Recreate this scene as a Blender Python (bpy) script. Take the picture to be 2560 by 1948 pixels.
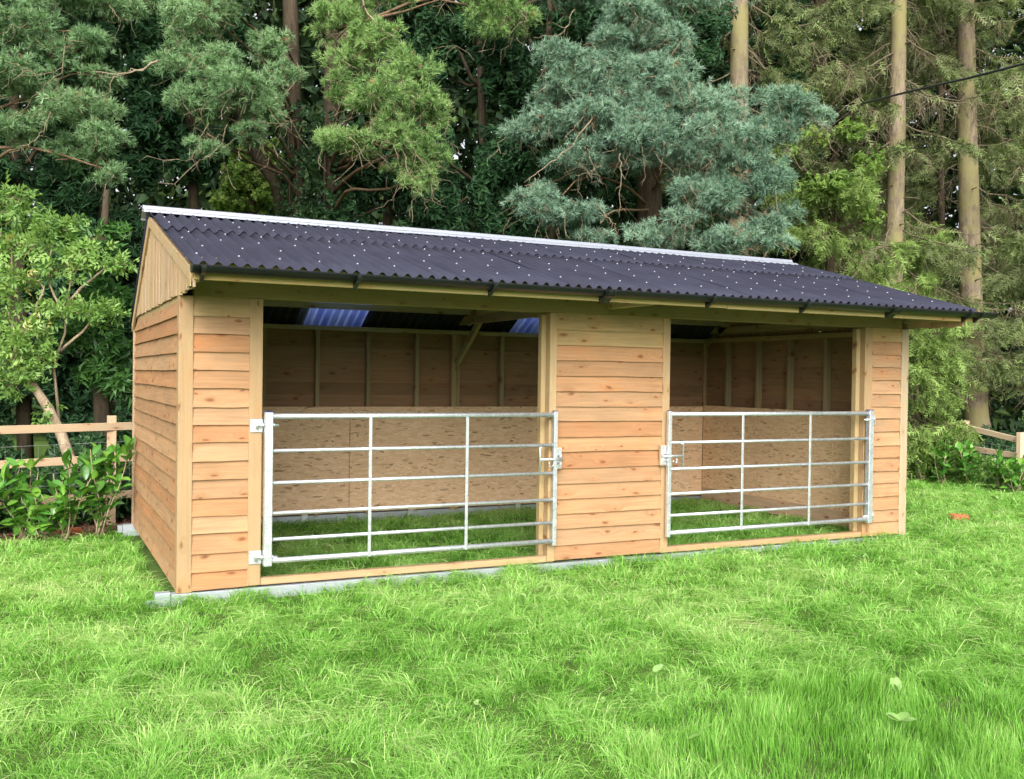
import bpy, bmesh, math
import numpy as np
from mathutils import Matrix, Vector

for o in list(bpy.data.objects):
    bpy.data.objects.remove(o)
scene = bpy.context.scene
COL = scene.collection
RNG = np.random.default_rng(11)

# ------------------------------------------------------------------ camera
cd = bpy.data.cameras.new('camera'); cam = bpy.data.objects.new('camera', cd); COL.objects.link(cam)
CAM = np.array((-0.9482, -7.4054, 1.5794))
cr, cu, cf = (0.89772, -0.44036, 0.01378), (-0.00699, 0.01702, 0.99983), (0.44052, 0.89766, -0.0122)
cam.matrix_world = Matrix(((cr[0], cu[0], -cf[0], CAM[0]), (cr[1], cu[1], -cf[1], CAM[1]), (cr[2], cu[2], -cf[2], CAM[2]), (0, 0, 0, 1)))
cd.sensor_fit = 'HORIZONTAL'; cd.sensor_width = 36; cd.lens = 34.39; cd.clip_start = 0.05; cd.clip_end = 2000
scene.camera = cam

# ------------------------------------------------------------------ sky, sun, exposure
world = bpy.data.worlds.new('World'); scene.world = world; world.use_nodes = True
wn, wl = world.node_tree.nodes, world.node_tree.links
wn.clear()
sky = wn.new('ShaderNodeTexSky'); sky.sky_type = 'NISHITA'; sky.sun_disc = False
SUN_EL, SUN_AZ = math.radians(36), math.radians(205)      # azimuth from +Y, clockwise
sky.sun_elevation = SUN_EL; sky.sun_rotation = SUN_AZ; sky.dust_density = 6.0; sky.air_density = 1.0; sky.ozone_density = 1.0
hs = wn.new('ShaderNodeHueSaturation'); hs.inputs['Saturation'].default_value = 0.22
bg = wn.new('ShaderNodeBackground'); bg.inputs[1].default_value = 0.15
wo = wn.new('ShaderNodeOutputWorld')
wl.new(sky.outputs[0], hs.inputs['Color']); wl.new(hs.outputs[0], bg.inputs[0]); wl.new(bg.outputs[0], wo.inputs[0])
sd = bpy.data.lights.new('sun', 'SUN'); sun = bpy.data.objects.new('sun', sd); COL.objects.link(sun)
sd.energy = 1.5; sd.angle = math.radians(70); sd.color = (1.0, 0.975, 0.935)
sdir = Vector((math.sin(SUN_AZ) * math.cos(SUN_EL), math.cos(SUN_AZ) * math.cos(SUN_EL), math.sin(SUN_EL)))
sun.rotation_euler = sdir.to_track_quat('Z', 'Y').to_euler(); sun.location = (-6, -14, 20)
vs = scene.view_settings
vs.view_transform = 'Standard'; vs.look = 'None'; vs.gamma = 1.0; vs.use_curve_mapping = False; vs.exposure = 1.0

# ------------------------------------------------------------------ materials
class NT:
    def __init__(s, name):
        s.m = bpy.data.materials.new(name); s.m.use_nodes = True; s.t = s.m.node_tree; s.t.nodes.clear()
        s.out = s.n('ShaderNodeOutputMaterial')
    def n(s, typ, **kw):
        q = s.t.nodes.new(typ)
        for k, v in kw.items(): setattr(q, k, v)
        return q
    def put(s, sock, v):
        if hasattr(v, 'is_output'): s.t.links.new(v, sock)
        elif v is not None: sock.default_value = v
    def math(s, op, a, b=None, c=None, clamp=False):
        q = s.n('ShaderNodeMath', operation=op, use_clamp=clamp)
        for i, v in enumerate((a, b, c)):
            if v is not None: s.put(q.inputs[i], v)
        return q.outputs[0]
    def vm(s, op, a, b=None):
        q = s.n('ShaderNodeVectorMath', operation=op)
        s.put(q.inputs[0], a)
        if b is not None: s.put(q.inputs[1], b)
        return q.outputs[0]
    def noise(s, vec, scale=5, detail=3, rough=0.55, dist=0.0):
        q = s.n('ShaderNodeTexNoise'); s.put(q.inputs['Vector'], vec)
        q.inputs['Scale'].default_value = scale; q.inputs['Detail'].default_value = detail
        q.inputs['Roughness'].default_value = rough; q.inputs['Distortion'].default_value = dist
        return q
    def vor(s, vec, scale=5, feature='F1', rnd=1.0, dim='3D'):
        q = s.n('ShaderNodeTexVoronoi', feature=feature, voronoi_dimensions=dim); s.put(q.inputs['Vector'], vec)
        q.inputs['Scale'].default_value = scale; q.inputs['Randomness'].default_value = rnd
        return q
    def ramp(s, f, stops, interp='LINEAR'):
        q = s.n('ShaderNodeValToRGB'); e = q.color_ramp.elements; q.color_ramp.interpolation = interp
        while len(e) < len(stops): e.new(0.5)
        for el, (p, c) in zip(e, stops): el.position = p; el.color = (*c, 1) if len(c) == 3 else c
        s.put(q.inputs[0], f); return q.outputs[0]
    def mix(s, f, a, b, blend='MIX'):
        q = s.n('ShaderNodeMix', data_type='RGBA', blend_type=blend)
        s.put(q.inputs[0], f)
        for i, v in ((6, a), (7, b)):
            if isinstance(v, tuple) and len(v) == 3: v = (*v, 1)
            s.put(q.inputs[i], v)
        return q.outputs[2]
    def bump(s, h, strength=0.3, dist=0.01):
        q = s.n('ShaderNodeBump'); q.inputs['Strength'].default_value = strength; q.inputs['Distance'].default_value = dist
        s.put(q.inputs['Height'], h); return q.outputs[0]
    def bsdf(s, color, rough=0.7, metal=0.0, spec=0.3, normal=None, trans=None):
        q = s.n('ShaderNodeBsdfPrincipled')
        if isinstance(color, tuple) and len(color) == 3: color = (*color, 1)
        s.put(q.inputs['Base Color'], color); s.put(q.inputs['Roughness'], rough); s.put(q.inputs['Metallic'], metal)
        q.inputs['Specular IOR Level'].default_value = spec
        if normal is not None: s.put(q.inputs['Normal'], normal)
        return q
    def end(s, shader):
        s.t.links.new(shader if hasattr(shader, 'is_output') else shader.outputs[0], s.out.inputs[0]); return s.m

def wood_mat(name, rough=0.75, knot=1.0, grain=1.0):
    t = NT(name)
    oi = t.n('ShaderNodeObjectInfo')
    at = t.n('ShaderNodeAttribute', attribute_name='gc')
    off = t.n('ShaderNodeCombineXYZ')
    t.put(off.inputs[0], t.math('MULTIPLY', oi.outputs['Random'], 53.0)); t.put(off.inputs[1], t.math('MULTIPLY', oi.outputs['Random'], 17.0))
    t.put(off.inputs[2], t.math('MULTIPLY', oi.outputs['Random'], 31.0))
    v = t.vm('ADD', at.outputs['Vector'], off.outputs[0])
    tint = t.mix(1.0, oi.outputs['Color'], (0.665, 0.645, 0.665), 'MULTIPLY')
    # knots
    kw = t.noise(t.vm('MULTIPLY', v, (3, 9, 9)), 1.0, 2).outputs['Color']
    kv = t.vm('ADD', t.vm('MULTIPLY', v, (3.4, 8.5, 3)), t.vm('MULTIPLY', kw, (0.5, 0.5, 0.5)))
    vk = t.vor(kv, 1.0, dim='2D')
    kd = vk.outputs['Distance']
    ksz = t.math('MULTIPLY', t.n('ShaderNodeSeparateColor').outputs[0], 0) if False else None
    sc = t.n('ShaderNodeSeparateColor'); t.put(sc.inputs[0], vk.outputs['Color'])
    has = t.math('GREATER_THAN', sc.outputs[0], 0.42)
    size = t.math('MULTIPLY_ADD', sc.outputs[1], 0.12, 0.05)
    kn = t.math('MULTIPLY', t.math('SUBTRACT', 1.0, t.math('DIVIDE', kd, size), clamp=True), has)
    kn = t.math('MULTIPLY', kn, 1.4 * knot, clamp=True)
    halo = t.math('MULTIPLY', t.math('SUBTRACT', 1.0, t.math('DIVIDE', kd, 0.38), clamp=True), has)
    # grain, warped round the knots
    gv = t.vm('ADD', t.vm('MULTIPLY', v, (1.6, 46, 46)), t.vm('MULTIPLY', vk.outputs['Position'], (0, 0, 0)))
    cmb = t.n('ShaderNodeCombineXYZ'); t.put(cmb.inputs[1], t.math('MULTIPLY', halo, 4.0))
    g1 = t.noise(t.vm('ADD', gv, cmb.outputs[0]), 1.0, 4, 0.6, 0.4).outputs[0]
    g2 = t.noise(t.vm('MULTIPLY', v, (9, 190, 190)), 1.0, 2).outputs[0]
    blot = t.noise(t.vm('MULTIPLY', v, (2.2, 5, 5)), 1.0, 3).outputs[0]
    val = t.math('MULTIPLY_ADD', t.math('SUBTRACT', g1, 0.5), 0.75 * grain, 1.0)
    val = t.math('ADD', val, t.math('MULTIPLY', t.math('SUBTRACT', g2, 0.5), 0.28 * grain))
    val = t.math('ADD', val, t.math('MULTIPLY', t.math('SUBTRACT', blot, 0.5), 0.5 * grain))
    vv = t.n('ShaderNodeCombineColor')
    for i in range(3): t.put(vv.inputs[i], val)
    c = t.mix(1.0, tint, vv.outputs[0], 'MULTIPLY')
    c = t.mix(t.math('MULTIPLY', t.math('SUBTRACT', blot, 0.54, clamp=True), 2.6, clamp=True), c, t.mix(1.0, c, (1.0, 0.74, 0.52), 'MULTIPLY'))
    c = t.mix(t.math('MULTIPLY', halo, 0.28 * knot), c, t.mix(1.0, c, (0.85, 0.55, 0.34), 'MULTIPLY'))
    c = t.mix(t.math('MULTIPLY', kn, 0.85), c, (0.16, 0.062, 0.025))
    b = t.bsdf(c, rough, 0, 0.22, t.bump(t.math('ADD', g1, t.math('MULTIPLY', g2, 0.5)), 0.25, 0.003))
    return t.end(b)

M = {}
M['wood'] = wood_mat('softwood_board')
M['timber'] = wood_mat('planed_timber', 0.7, 0.8, 0.6)

def osb_mat():
    t = NT('strand_board')
    oi = t.n('ShaderNodeObjectInfo'); at = t.n('ShaderNodeAttribute', attribute_name='gc')
    v = t.vm('ADD', at.outputs['Vector'], t.vm('MULTIPLY', oi.outputs['Location'], (1, 1, 1)))
    cols = []
    for k, (ang, sx, sy) in enumerate(((0.25, 13, 62), (-0.6, 14, 58), (1.0, 13, 64))):
        mp = t.n('ShaderNodeMapping'); mp.inputs['Rotation'].default_value = (0, 0, ang); mp.inputs['Location'].default_value = (k * 7.3, k * 3.1, 0)
        mp.inputs['Scale'].default_value = (sx, sy, 1)
        wv = t.vm('ADD', v, t.vm('MULTIPLY', t.noise(v, 6, 1).outputs['Color'], (0.06, 0.06, 0)))
        t.put(mp.inputs[0], wv)
        q = t.vor(mp.outputs[0], 1.0, dim='2D')
        s = t.n('ShaderNodeSeparateColor'); t.put(s.inputs[0], q.outputs['Color']); cols.append(s)
    sel = t.noise(v, 14, 1).outputs[0]
    f = t.mix(t.math('GREATER_THAN', sel, 0.5), cols[0].outputs[0], cols[1].outputs[0])
    f = t.mix(t.math('GREATER_THAN', cols[2].outputs[1], 0.6), f, cols[2].outputs[0])
    c = t.ramp(f, [(0.0, (0.36, 0.20, 0.10)), (0.03, (0.52, 0.33, 0.19)), (0.09, (0.72, 0.465, 0.275)), (0.6, (0.80, 0.535, 0.325)), (1.0, (0.85, 0.62, 0.40))])
    b = t.bsdf(c, 0.6, 0, 0.3, t.bump(f, 0.2, 0.003))
    return t.end(b)
M['osb'] = osb_mat()

def galv_mat(name='galvanised_steel', k=1.0):
    t = NT(name)
    v = t.n('ShaderNodeTexCoord').outputs['Object']
    q = t.vor(v, 75)
    s = t.n('ShaderNodeSeparateColor'); t.put(s.inputs[0], q.outputs['Color'])
    n = t.noise(v, 9, 4).outputs[0]
    f = t.math('ADD', t.math('MULTIPLY', s.outputs[0], 0.35), t.math('MULTIPLY', n, 0.75))
    c = t.ramp(f, [(0.2, (0.48 * k, 0.51 * k, 0.54 * k)), (0.8, (0.76 * k, 0.79 * k, 0.82 * k))])
    r = t.math('MULTIPLY_ADD', s.outputs[1], 0.16, 0.33)
    return t.end(t.bsdf(c, r, 0.75, 0.5))
M['galv'] = galv_mat()

def plain(name, c, rough=0.6, metal=0, spec=0.4, var=0.2, scale=12):
    t = NT(name); v = t.n('ShaderNodeTexCoord').outputs['Object']
    n = t.noise(v, scale, 4).outputs[0]
    col = t.mix(n, tuple(x * (1 - var) for x in c), tuple(min(1, x * (1 + var)) for x in c))
    return t.end(t.bsdf(col, rough, metal, spec, t.bump(n, 0.1, 0.004)))
M['skid'] = plain('smooth_galvanised_steel', (0.42, 0.46, 0.50), 0.42, 0.45, 0.5, 0.10, 4)
M['gutter'] = plain('black_gutter_plastic', (0.012, 0.014, 0.014), 0.38, 0, 0.5, 0.3, 6)
M['cap'] = plain('pale_plastic_cap', (0.30, 0.29, 0.34), 0.5)
M['ridge'] = plain('galvanised_ridge_metal', (0.29, 0.31, 0.36), 0.42, 0.35, 0.5, 0.06, 5)
M['bluecap'] = plain('blue_plastic_plug', (0.03, 0.03, 0.16), 0.5)
M['cable'] = plain('black_cable_sheath', (0.03, 0.03, 0.035), 0.6)
M['wire'] = plain('fence_wire', (0.42, 0.44, 0.42), 0.5, 0.5)
M['brick'] = plain('orange_brick', (0.42, 0.13, 0.06), 0.9, 0, 0.2, 0.35, 30)
M['chips'] = plain('bark_chips', (0.20, 0.11, 0.07), 0.95, 0, 0.1, 0.5, 18)
M['shav'] = plain('wood_shavings', (0.66, 0.50, 0.30), 0.8, 0, 0.2, 0.3, 25)

def sheet_mat():
    t = NT('bitumen_roof_sheet'); v = t.n('ShaderNodeTexCoord').outputs['Object']; oi = t.n('ShaderNodeObjectInfo')
    v = t.vm('ADD', v, t.vm('MULTIPLY', oi.outputs['Location'], (3.1, 1.7, 1)))
    n = t.noise(t.vm('MULTIPLY', v, (1, 0.35, 1)), 5, 5, 0.6).outputs[0]; g = t.noise(v, 260, 2).outputs[0]
    k = t.math('ADD', t.math('MULTIPLY', n, 0.7), t.math('MULTIPLY', g, 0.35))
    k = t.math('ADD', k, t.math('MULTIPLY', oi.outputs['Random'], 0.14))
    c = t.ramp(k, [(0.3, (0.0175, 0.018, 0.031)), (0.8, (0.037, 0.0375, 0.060))])
    return t.end(t.bsdf(c, 0.8, 0, 0.2, t.bump(g, 0.25, 0.002)))
M['sheet'] = sheet_mat()

def rooflight_mat():
    t = NT('clear_rooflight_plastic'); v = t.n('ShaderNodeTexCoord').outputs['Object']
    n = t.noise(t.vm('MULTIPLY', v, (6, 1.2, 1)), 3, 3).outputs[0]
    c = t.ramp(n, [(0.3, (0.36, 0.45, 0.90)), (0.7, (0.60, 0.68, 0.97))])
    tr = t.n('ShaderNodeBsdfTranslucent'); t.put(tr.inputs[0], c)
    b = t.bsdf(c, 0.3, 0, 0.5)
    mx = t.n('ShaderNodeMixShader'); mx.inputs[0].default_value = 0.3
    t.t.links.new(tr.outputs[0], mx.inputs[1]); t.t.links.new(b.outputs[0], mx.inputs[2])
    return t.end(mx)
M['rooflight'] = rooflight_mat()

def bark_mat(name, c1, c2, sc=1.0, moss=None):
    t = NT(name); v = t.n('ShaderNodeTexCoord').outputs['Object']
    a = t.noise(t.vm('MULTIPLY', v, (9 * sc, 9 * sc, 2.2 * sc)), 1.0, 5, 0.65, 0.6).outputs[0]
    k = t.vor(t.vm('MULTIPLY', v, (16 * sc, 16 * sc, 7 * sc)), 1.0)
    c = t.ramp(a, [(0.3, c1), (0.7, c2)])
    spot = t.math('LESS_THAN', k.outputs['Distance'], 0.16)
    c = t.mix(t.math('MULTIPLY', spot, 0.7), c, tuple(x * 0.25 for x in c1))
    if moss:
        mk = t.noise(v, 1.3 * sc, 3).outputs[0]
        c = t.mix(t.ramp(mk, [(0.42, (0, 0, 0)), (0.6, (1, 1, 1))]), c, moss)
    return t.end(t.bsdf(c, 0.9, 0, 0.15, t.bump(a, 0.6, 0.02)))
M['pinebark'] = bark_mat('pine_bark', (0.10, 0.065, 0.04), (0.24, 0.155, 0.095))
M['sprucebark'] = bark_mat('spruce_bark', (0.075, 0.058, 0.042), (0.30, 0.235, 0.165), 1.6, (0.21, 0.185, 0.085))
M['darkbark'] = bark_mat('dark_bark', (0.03, 0.024, 0.016), (0.08, 0.06, 0.038))
M['elderbark'] = bark_mat('elder_bark', (0.22, 0.16, 0.10), (0.42, 0.33, 0.23), 2.0)
M['twig'] = bark_mat('twig_bark', (0.14, 0.11, 0.07), (0.31, 0.25, 0.165), 3.0)
M['sprucetwig'] = bark_mat('spruce_twig_bark', (0.07, 0.058, 0.036), (0.19, 0.155, 0.10), 3.0)

def leaf_mat(name, stops, rough=0.55, spec=0.35, trans=0.3, tcol=1.3):
    t = NT(name); at = t.n('ShaderNodeAttribute', attribute_name='v')
    c = t.ramp(at.outputs['Fac'], stops)
    b = t.bsdf(c, rough, 0, spec)
    tr = t.n('ShaderNodeBsdfTranslucent'); t.put(tr.inputs[0], t.mix(1.0, c, (tcol, tcol * 1.05, tcol * 0.55), 'MULTIPLY'))
    mx = t.n('ShaderNodeMixShader'); mx.inputs[0].default_value = trans
    t.t.links.new(b.outputs[0], mx.inputs[1]); t.t.links.new(tr.outputs[0], mx.inputs[2])
    return t.end(mx)
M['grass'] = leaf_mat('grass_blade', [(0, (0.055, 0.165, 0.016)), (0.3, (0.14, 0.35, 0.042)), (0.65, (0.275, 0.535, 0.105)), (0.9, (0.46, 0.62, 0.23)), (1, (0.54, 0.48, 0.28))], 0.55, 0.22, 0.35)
M['pineC'] = leaf_mat('blue_green_needles', [(0, (0.05, 0.105, 0.068)), (0.45, (0.155, 0.27, 0.185)), (0.93, (0.37, 0.52, 0.38)), (1, (0.3, 0.2, 0.1))], 0.55, 0.3, 0.2)
M['pineA'] = leaf_mat('grey_green_needles', [(0, (0.055, 0.12, 0.05)), (0.45, (0.16, 0.285, 0.125)), (0.94, (0.34, 0.50, 0.26)), (1, (0.34, 0.2, 0.09))], 0.55, 0.3, 0.2)
M['pineB'] = leaf_mat('yellow_green_needles', [(0, (0.065, 0.135, 0.038)), (0.45, (0.18, 0.31, 0.095)), (0.96, (0.38, 0.53, 0.20)), (1, (0.34, 0.24, 0.1))], 0.55, 0.3, 0.22)
M['spruce'] = leaf_mat('spruce_needles', [(0, (0.075, 0.10, 0.04)), (0.45, (0.165, 0.195, 0.08)), (0.75, (0.21, 0.30, 0.10)), (0.9, (0.32, 0.30, 0.17)), (1, (0.42, 0.35, 0.23))], 0.6, 0.2, 0.22)
M['spruceY'] = leaf_mat('fresh_spruce_needles', [(0, (0.08, 0.13, 0.03)), (0.5, (0.19, 0.28, 0.07)), (0.85, (0.29, 0.43, 0.12)), (1, (0.38, 0.34, 0.18))], 0.6, 0.2, 0.25)
M['ever'] = leaf_mat('dark_evergreen_leaves', [(0, (0.016, 0.046, 0.020)), (0.6, (0.04, 0.105, 0.042)), (1, (0.085, 0.18, 0.07))], 0.55, 0.25, 0.12)
M['lime'] = leaf_mat('bright_leaves', [(0, (0.08, 0.15, 0.028)), (0.5, (0.18, 0.29, 0.06)), (1, (0.34, 0.43, 0.12))], 0.5, 0.3, 0.35)
M['elder'] = leaf_mat('elder_leaves', [(0, (0.075, 0.165, 0.036)), (0.5, (0.175, 0.31, 0.07)), (0.9, (0.31, 0.45, 0.13)), (1, (0.42, 0.42, 0.14))], 0.5, 0.35, 0.3)
M['laurel'] = leaf_mat('laurel_leaf', [(0, (0.04, 0.13, 0.02)), (0.6, (0.085, 0.24, 0.035)), (1, (0.2, 0.38, 0.05))], 0.26, 0.55, 0.18)
M['laureltree'] = leaf_mat('laurel_tree_leaves', [(0, (0.024, 0.07, 0.018)), (0.6, (0.055, 0.145, 0.032)), (1, (0.12, 0.25, 0.05))], 0.42, 0.4, 0.2)
M['under'] = leaf_mat('undergrowth_leaves', [(0, (0.02, 0.055, 0.02)), (0.6, (0.05, 0.12, 0.04)), (1, (0.10, 0.19, 0.07))], 0.5, 0.35, 0.2)
M['far'] = leaf_mat('far_leaves', [(0, (0.012, 0.028, 0.012)), (0.7, (0.03, 0.06, 0.024)), (1, (0.08, 0.13, 0.035))], 0.7, 0.2, 0.2)
M['fallen'] = leaf_mat('fallen_leaf', [(0, (0.15, 0.31, 0.05)), (1, (0.26, 0.40, 0.14))], 0.5, 0.3, 0.15)

def ground_mat():
    t = NT('field_soil'); v = t.n('ShaderNodeTexCoord').outputs['Object']
    a = t.noise(v, 2.2, 5, 0.6).outputs[0]; b = t.noise(v, 40, 3).outputs[0]
    c = t.mix(a, (0.045, 0.115, 0.016), (0.095, 0.19, 0.035))
    c = t.mix(t.math('MULTIPLY', b, 0.55), c, (0.10, 0.075, 0.035))
    return t.end(t.bsdf(c, 0.95, 0, 0.1, t.bump(b, 0.8, 0.03)))
M['ground'] = ground_mat()

# ------------------------------------------------------------------ builders
def new_obj(name, mesh, mat=None, parent=None, loc=None):
    if mat is not None and mesh is not None and len(mesh.materials) == 0: mesh.materials.append(M[mat] if isinstance(mat, str) else mat)
    o = bpy.data.objects.new(name, mesh); COL.objects.link(o)
    if parent is not None: o.parent = parent
    if loc is not None: o.location = loc
    return o
def tag(o, label=None, cat=None, group=None, kind=None):
    if label: o['label'] = label
    if cat: o['category'] = cat
    if group: o['group'] = group
    if kind: o['kind'] = kind
    return o
def thing(name, loc, label, cat, group=None):
    o = bpy.data.objects.new(name, None); COL.objects.link(o); o.location = loc; o.empty_display_size = 0.2
    return tag(o, label, cat, group)

def np_mesh(name, V, F, attr=None, smooth=False, gc=None):
    """V (n,3); F list of (m,k) index arrays"""
    me = bpy.data.meshes.new(name)
    V = np.asarray(V, np.float32); Fs = [np.asarray(f, np.int32) for f in (F if isinstance(F, list) else [F]) if len(f)]
    me.vertices.add(len(V)); me.vertices.foreach_set('co', V.ravel())
    nl = sum(f.size for f in Fs); npz = sum(len(f) for f in Fs)
    me.loops.add(nl); me.loops.foreach_set('vertex_index', np.concatenate([f.ravel() for f in Fs]))
    me.polygons.add(npz)
    tot = np.concatenate([np.full(len(f), f.shape[1], np.int32) for f in Fs])
    st = np.concatenate([[0], np.cumsum(tot)[:-1]]).astype(np.int32)
    me.polygons.foreach_set('loop_start', st)
    me.polygons.foreach_set('use_smooth', np.full(npz, bool(smooth)))
    if attr is not None:
        a = me.attributes.new('v', 'FLOAT', 'POINT'); a.data.foreach_set('value', np.asarray(attr, np.float32))
    if gc is not None:
        a = me.attributes.new('gc', 'FLOAT_VECTOR', 'POINT'); a.data.foreach_set('vector', np.asarray(gc, np.float32).ravel())
    me.update(calc_edges=True); me.validate()
    return me

def grain(V, axis):
    V = np.asarray(V, float); order = {0: (0, 2, 1), 1: (1, 2, 0), 2: (2, 0, 1)}[axis]
    return V[:, order]
BOXF = np.array([(0, 3, 2, 1), (4, 5, 6, 7), (0, 1, 5, 4), (1, 2, 6, 5), (2, 3, 7, 6), (3, 0, 4, 7)])
def box_mesh(sx, sy, sz, axis=None, name='box', bev=0.003):
    """box centred in x,y,z with slightly eased edges"""
    bm = bmesh.new(); bmesh.ops.create_cube(bm, size=1.0)
    for v in bm.verts: v.co = (v.co.x * sx, v.co.y * sy, v.co.z * sz)
    if bev: bmesh.ops.bevel(bm, geom=list(bm.edges), offset=bev, segments=1, affect='EDGES')
    me = bpy.data.meshes.new(name); bm.to_mesh(me); bm.free()
    if axis is None: axis = int(np.argmax((sx, sy, sz)))
    co = np.empty(len(me.vertices) * 3); me.vertices.foreach_get('co', co); co = co.reshape(-1, 3)
    a = me.attributes.new('gc', 'FLOAT_VECTOR', 'POINT'); a.data.foreach_set('vector', grain(co, axis).astype(np.float32).ravel())
    return me
def box(name, x0, x1, y0, y1, z0, z1, mat, parent, axis=None, tint=None, bev=0.003):
    me = box_mesh(x1 - x0, y1 - y0, z1 - z0, axis, name, bev)
    o = new_obj(name, me, mat, parent, ((x0 + x1) / 2, (y0 + y1) / 2, (z0 + z1) / 2))
    if tint: o.color = (*tint, 1)
    return o
def beam(name, p, q, w, h, mat, parent, tint=None):
    """square timber from p to q; w across, h in the upright direction"""
    p, q = Vector(p), Vector(q); d = q - p; L = d.length
    me = box_mesh(L, w, h, 0, name)
    o = new_obj(name, me, mat, parent)
    x = d.normalized(); up = Vector((0, 0, 1))
    if abs(x.z) > 0.99: up = Vector((0, 1, 0))
    y = up.cross(x).normalized(); z = x.cross(y)
    o.matrix_world = Matrix.Translation((p + q) / 2) @ Matrix((x, y, z)).transposed().to_4x4()
    if tint: o.color = (*tint, 1)
    return o

def tubes(paths, sides=6):
    """paths: list of (pts (n,3), radii (n)) -> V, F"""
    Vs, Fs, b = [], [], 0
    ang = np.linspace(0, 2 * np.pi, sides, endpoint=False); ca, sa = np.cos(ang), np.sin(ang)
    for P, r in paths:
        P = np.asarray(P, float); r = np.broadcast_to(np.asarray(r, float), (len(P),)); n = len(P)
        T = np.gradient(P, axis=0); T /= np.linalg.norm(T, axis=1, keepdims=True) + 1e-9
        ref = np.array((0.0, 0, 1)) if abs(T[0, 2]) < 0.9 else np.array((1.0, 0, 0))
        A = np.cross(T, ref); A /= np.linalg.norm(A, axis=1, keepdims=True) + 1e-9; B = np.cross(T, A)
        V = P[:, None] + r[:, None, None] * (A[:, None] * ca[None, :, None] + B[:, None] * sa[None, :, None])
        Vs.append(V.reshape(-1, 3))
        i = np.arange(n - 1)[:, None] * sides; j = np.arange(sides)[None]; k = (j + 1) % sides
        Fs.append((np.stack([i + j, i + k, i + sides + k, i + sides + j], -1) + b).reshape(-1, 4))
        caps = np.array([[0, s + 1, s] for s in range(1, sides - 1)] + [[(n - 1) * sides, (n - 1) * sides + s, (n - 1) * sides + s + 1] for s in range(1, sides - 1)]) + b
        Fs.append(np.concatenate([caps, caps[:, -1:]], 1)); b += n * sides
    V = np.concatenate(Vs); F = np.concatenate(Fs)
    tri = F[:, 2] == F[:, 3]
    return V, [F[~tri], F[tri][:, :3]]
def tube_obj(name, paths, mat, parent, sides=8, loc=(0, 0, 0), smooth=True):
    V, F = tubes(paths, sides); V = V - np.asarray(loc)
    return new_obj(name, np_mesh(name, V, F, smooth=smooth), mat, parent, loc)

def wig(p, q, n=6, amp=0.08, sag=0.0, rng=RNG):
    p, q = np.asarray(p, float), np.asarray(q, float); t = np.linspace(0, 1, n)[:, None]
    P = p + (q - p) * t
    L = np.linalg.norm(q - p)
    for k in (1, 2, 3): P += np.sin(math.pi * k * t) * rng.normal(0, amp * L * 0.6 / k, 3)
    P[:, 2] -= sag * L * (4 * t * (1 - t))[:, 0]
    return P

def frames(D, rng):
    D = D / (np.linalg.norm(D, axis=1, keepdims=True) + 1e-9)
    R = rng.normal(size=D.shape); A = np.cross(D, R); A /= np.linalg.norm(A, axis=1, keepdims=True) + 1e-9
    return np.stack([A, np.cross(D, A), D], -1)          # columns x,y,z ; z along D
def scatter(T, pos, D, sc, val, rng, dval=0.0, R=None):
    """T=(V,F(tri),a) template with +Z axis; returns V,F,attr"""
    V, F, a = T
    if R is None: R = frames(D, rng)
    W = np.einsum('nij,kj->nki', R, V) * np.asarray(sc)[:, None, None] + pos[:, None]
    n, k = len(pos), len(V)
    Fa = (F[None] + (np.arange(n) * k)[:, None, None]).reshape(-1, 3)
    at = np.clip(np.asarray(val)[:, None] + a[None] * dval, 0, 1)
    return W.reshape(-1, 3), Fa, at.ravel()
def join(parts):
    Vs, Fs, As, b = [], [], [], 0
    for V, F, A in parts:
        Vs.append(V); Fs.append(F + b); As.append(A); b += len(V)
    return np.concatenate(Vs), np.concatenate(Fs), np.concatenate(As)

# templates
def tuft_T(n, L, w, rng, spread=1.15, back=0.0):
    V, F, a = [], [], []
    for i in range(n):
        th = spread * math.sqrt(rng.random()) ; ph = rng.random() * 6.283
        d = np.array((math.sin(th) * math.cos(ph), math.sin(th) * math.sin(ph), math.cos(th)))
        s = np.cross(d, rng.normal(size=3)); s /= np.linalg.norm(s)
        o = np.array((0, 0, -back * rng.random() * L))
        l = L * rng.uniform(0.75, 1.1)
        b = len(V); V += [o + s * w / 2, o - s * w / 2, o + d * l]; F.append((b, b + 1, b + 2)); a += [-.6, -.6, 1]
    return np.array(V), np.array(F), np.array(a, float)
def leaf_pts(L, W, fold=0.25, droop=0.2):
    """leaf along +X, folded on its midrib; 4 verts, 2 tris"""
    V = np.array([(0, 0, 0), (0.45 * L, W / 2, fold * W / 2), (L, 0, -droop * L), (0.45 * L, -W / 2, fold * W / 2)])
    F = np.array([(0, 2, 1), (0, 3, 2)])
    return V, F
def rot(ax, an):
    return np.array(Matrix.Rotation(an, 3, ax))
def rosette_T(n, L, W, rng, cone=1.0, droop=0.35):
    V, F = [], []; b = 0
    for i in range(n):
        v, f = leaf_pts(L * rng.uniform(0.7, 1.1), W * rng.uniform(0.8, 1.1), 0.3, droop)
        el = math.pi / 2 - cone * rng.uniform(0.6, 1.25)
        v = v @ rot('X', rng.uniform(-.6, .6)).T @ rot('Y', -el).T @ rot('Z', i * 2.4 + rng.uniform(-.3, .3)).T
        v = v + np.array((0, 0, -0.25 * L * rng.random()))
        V.append(v); F.append(f + b); b += len(v)
    V = np.concatenate(V); return V, np.concatenate(F), np.zeros(len(V))
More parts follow.
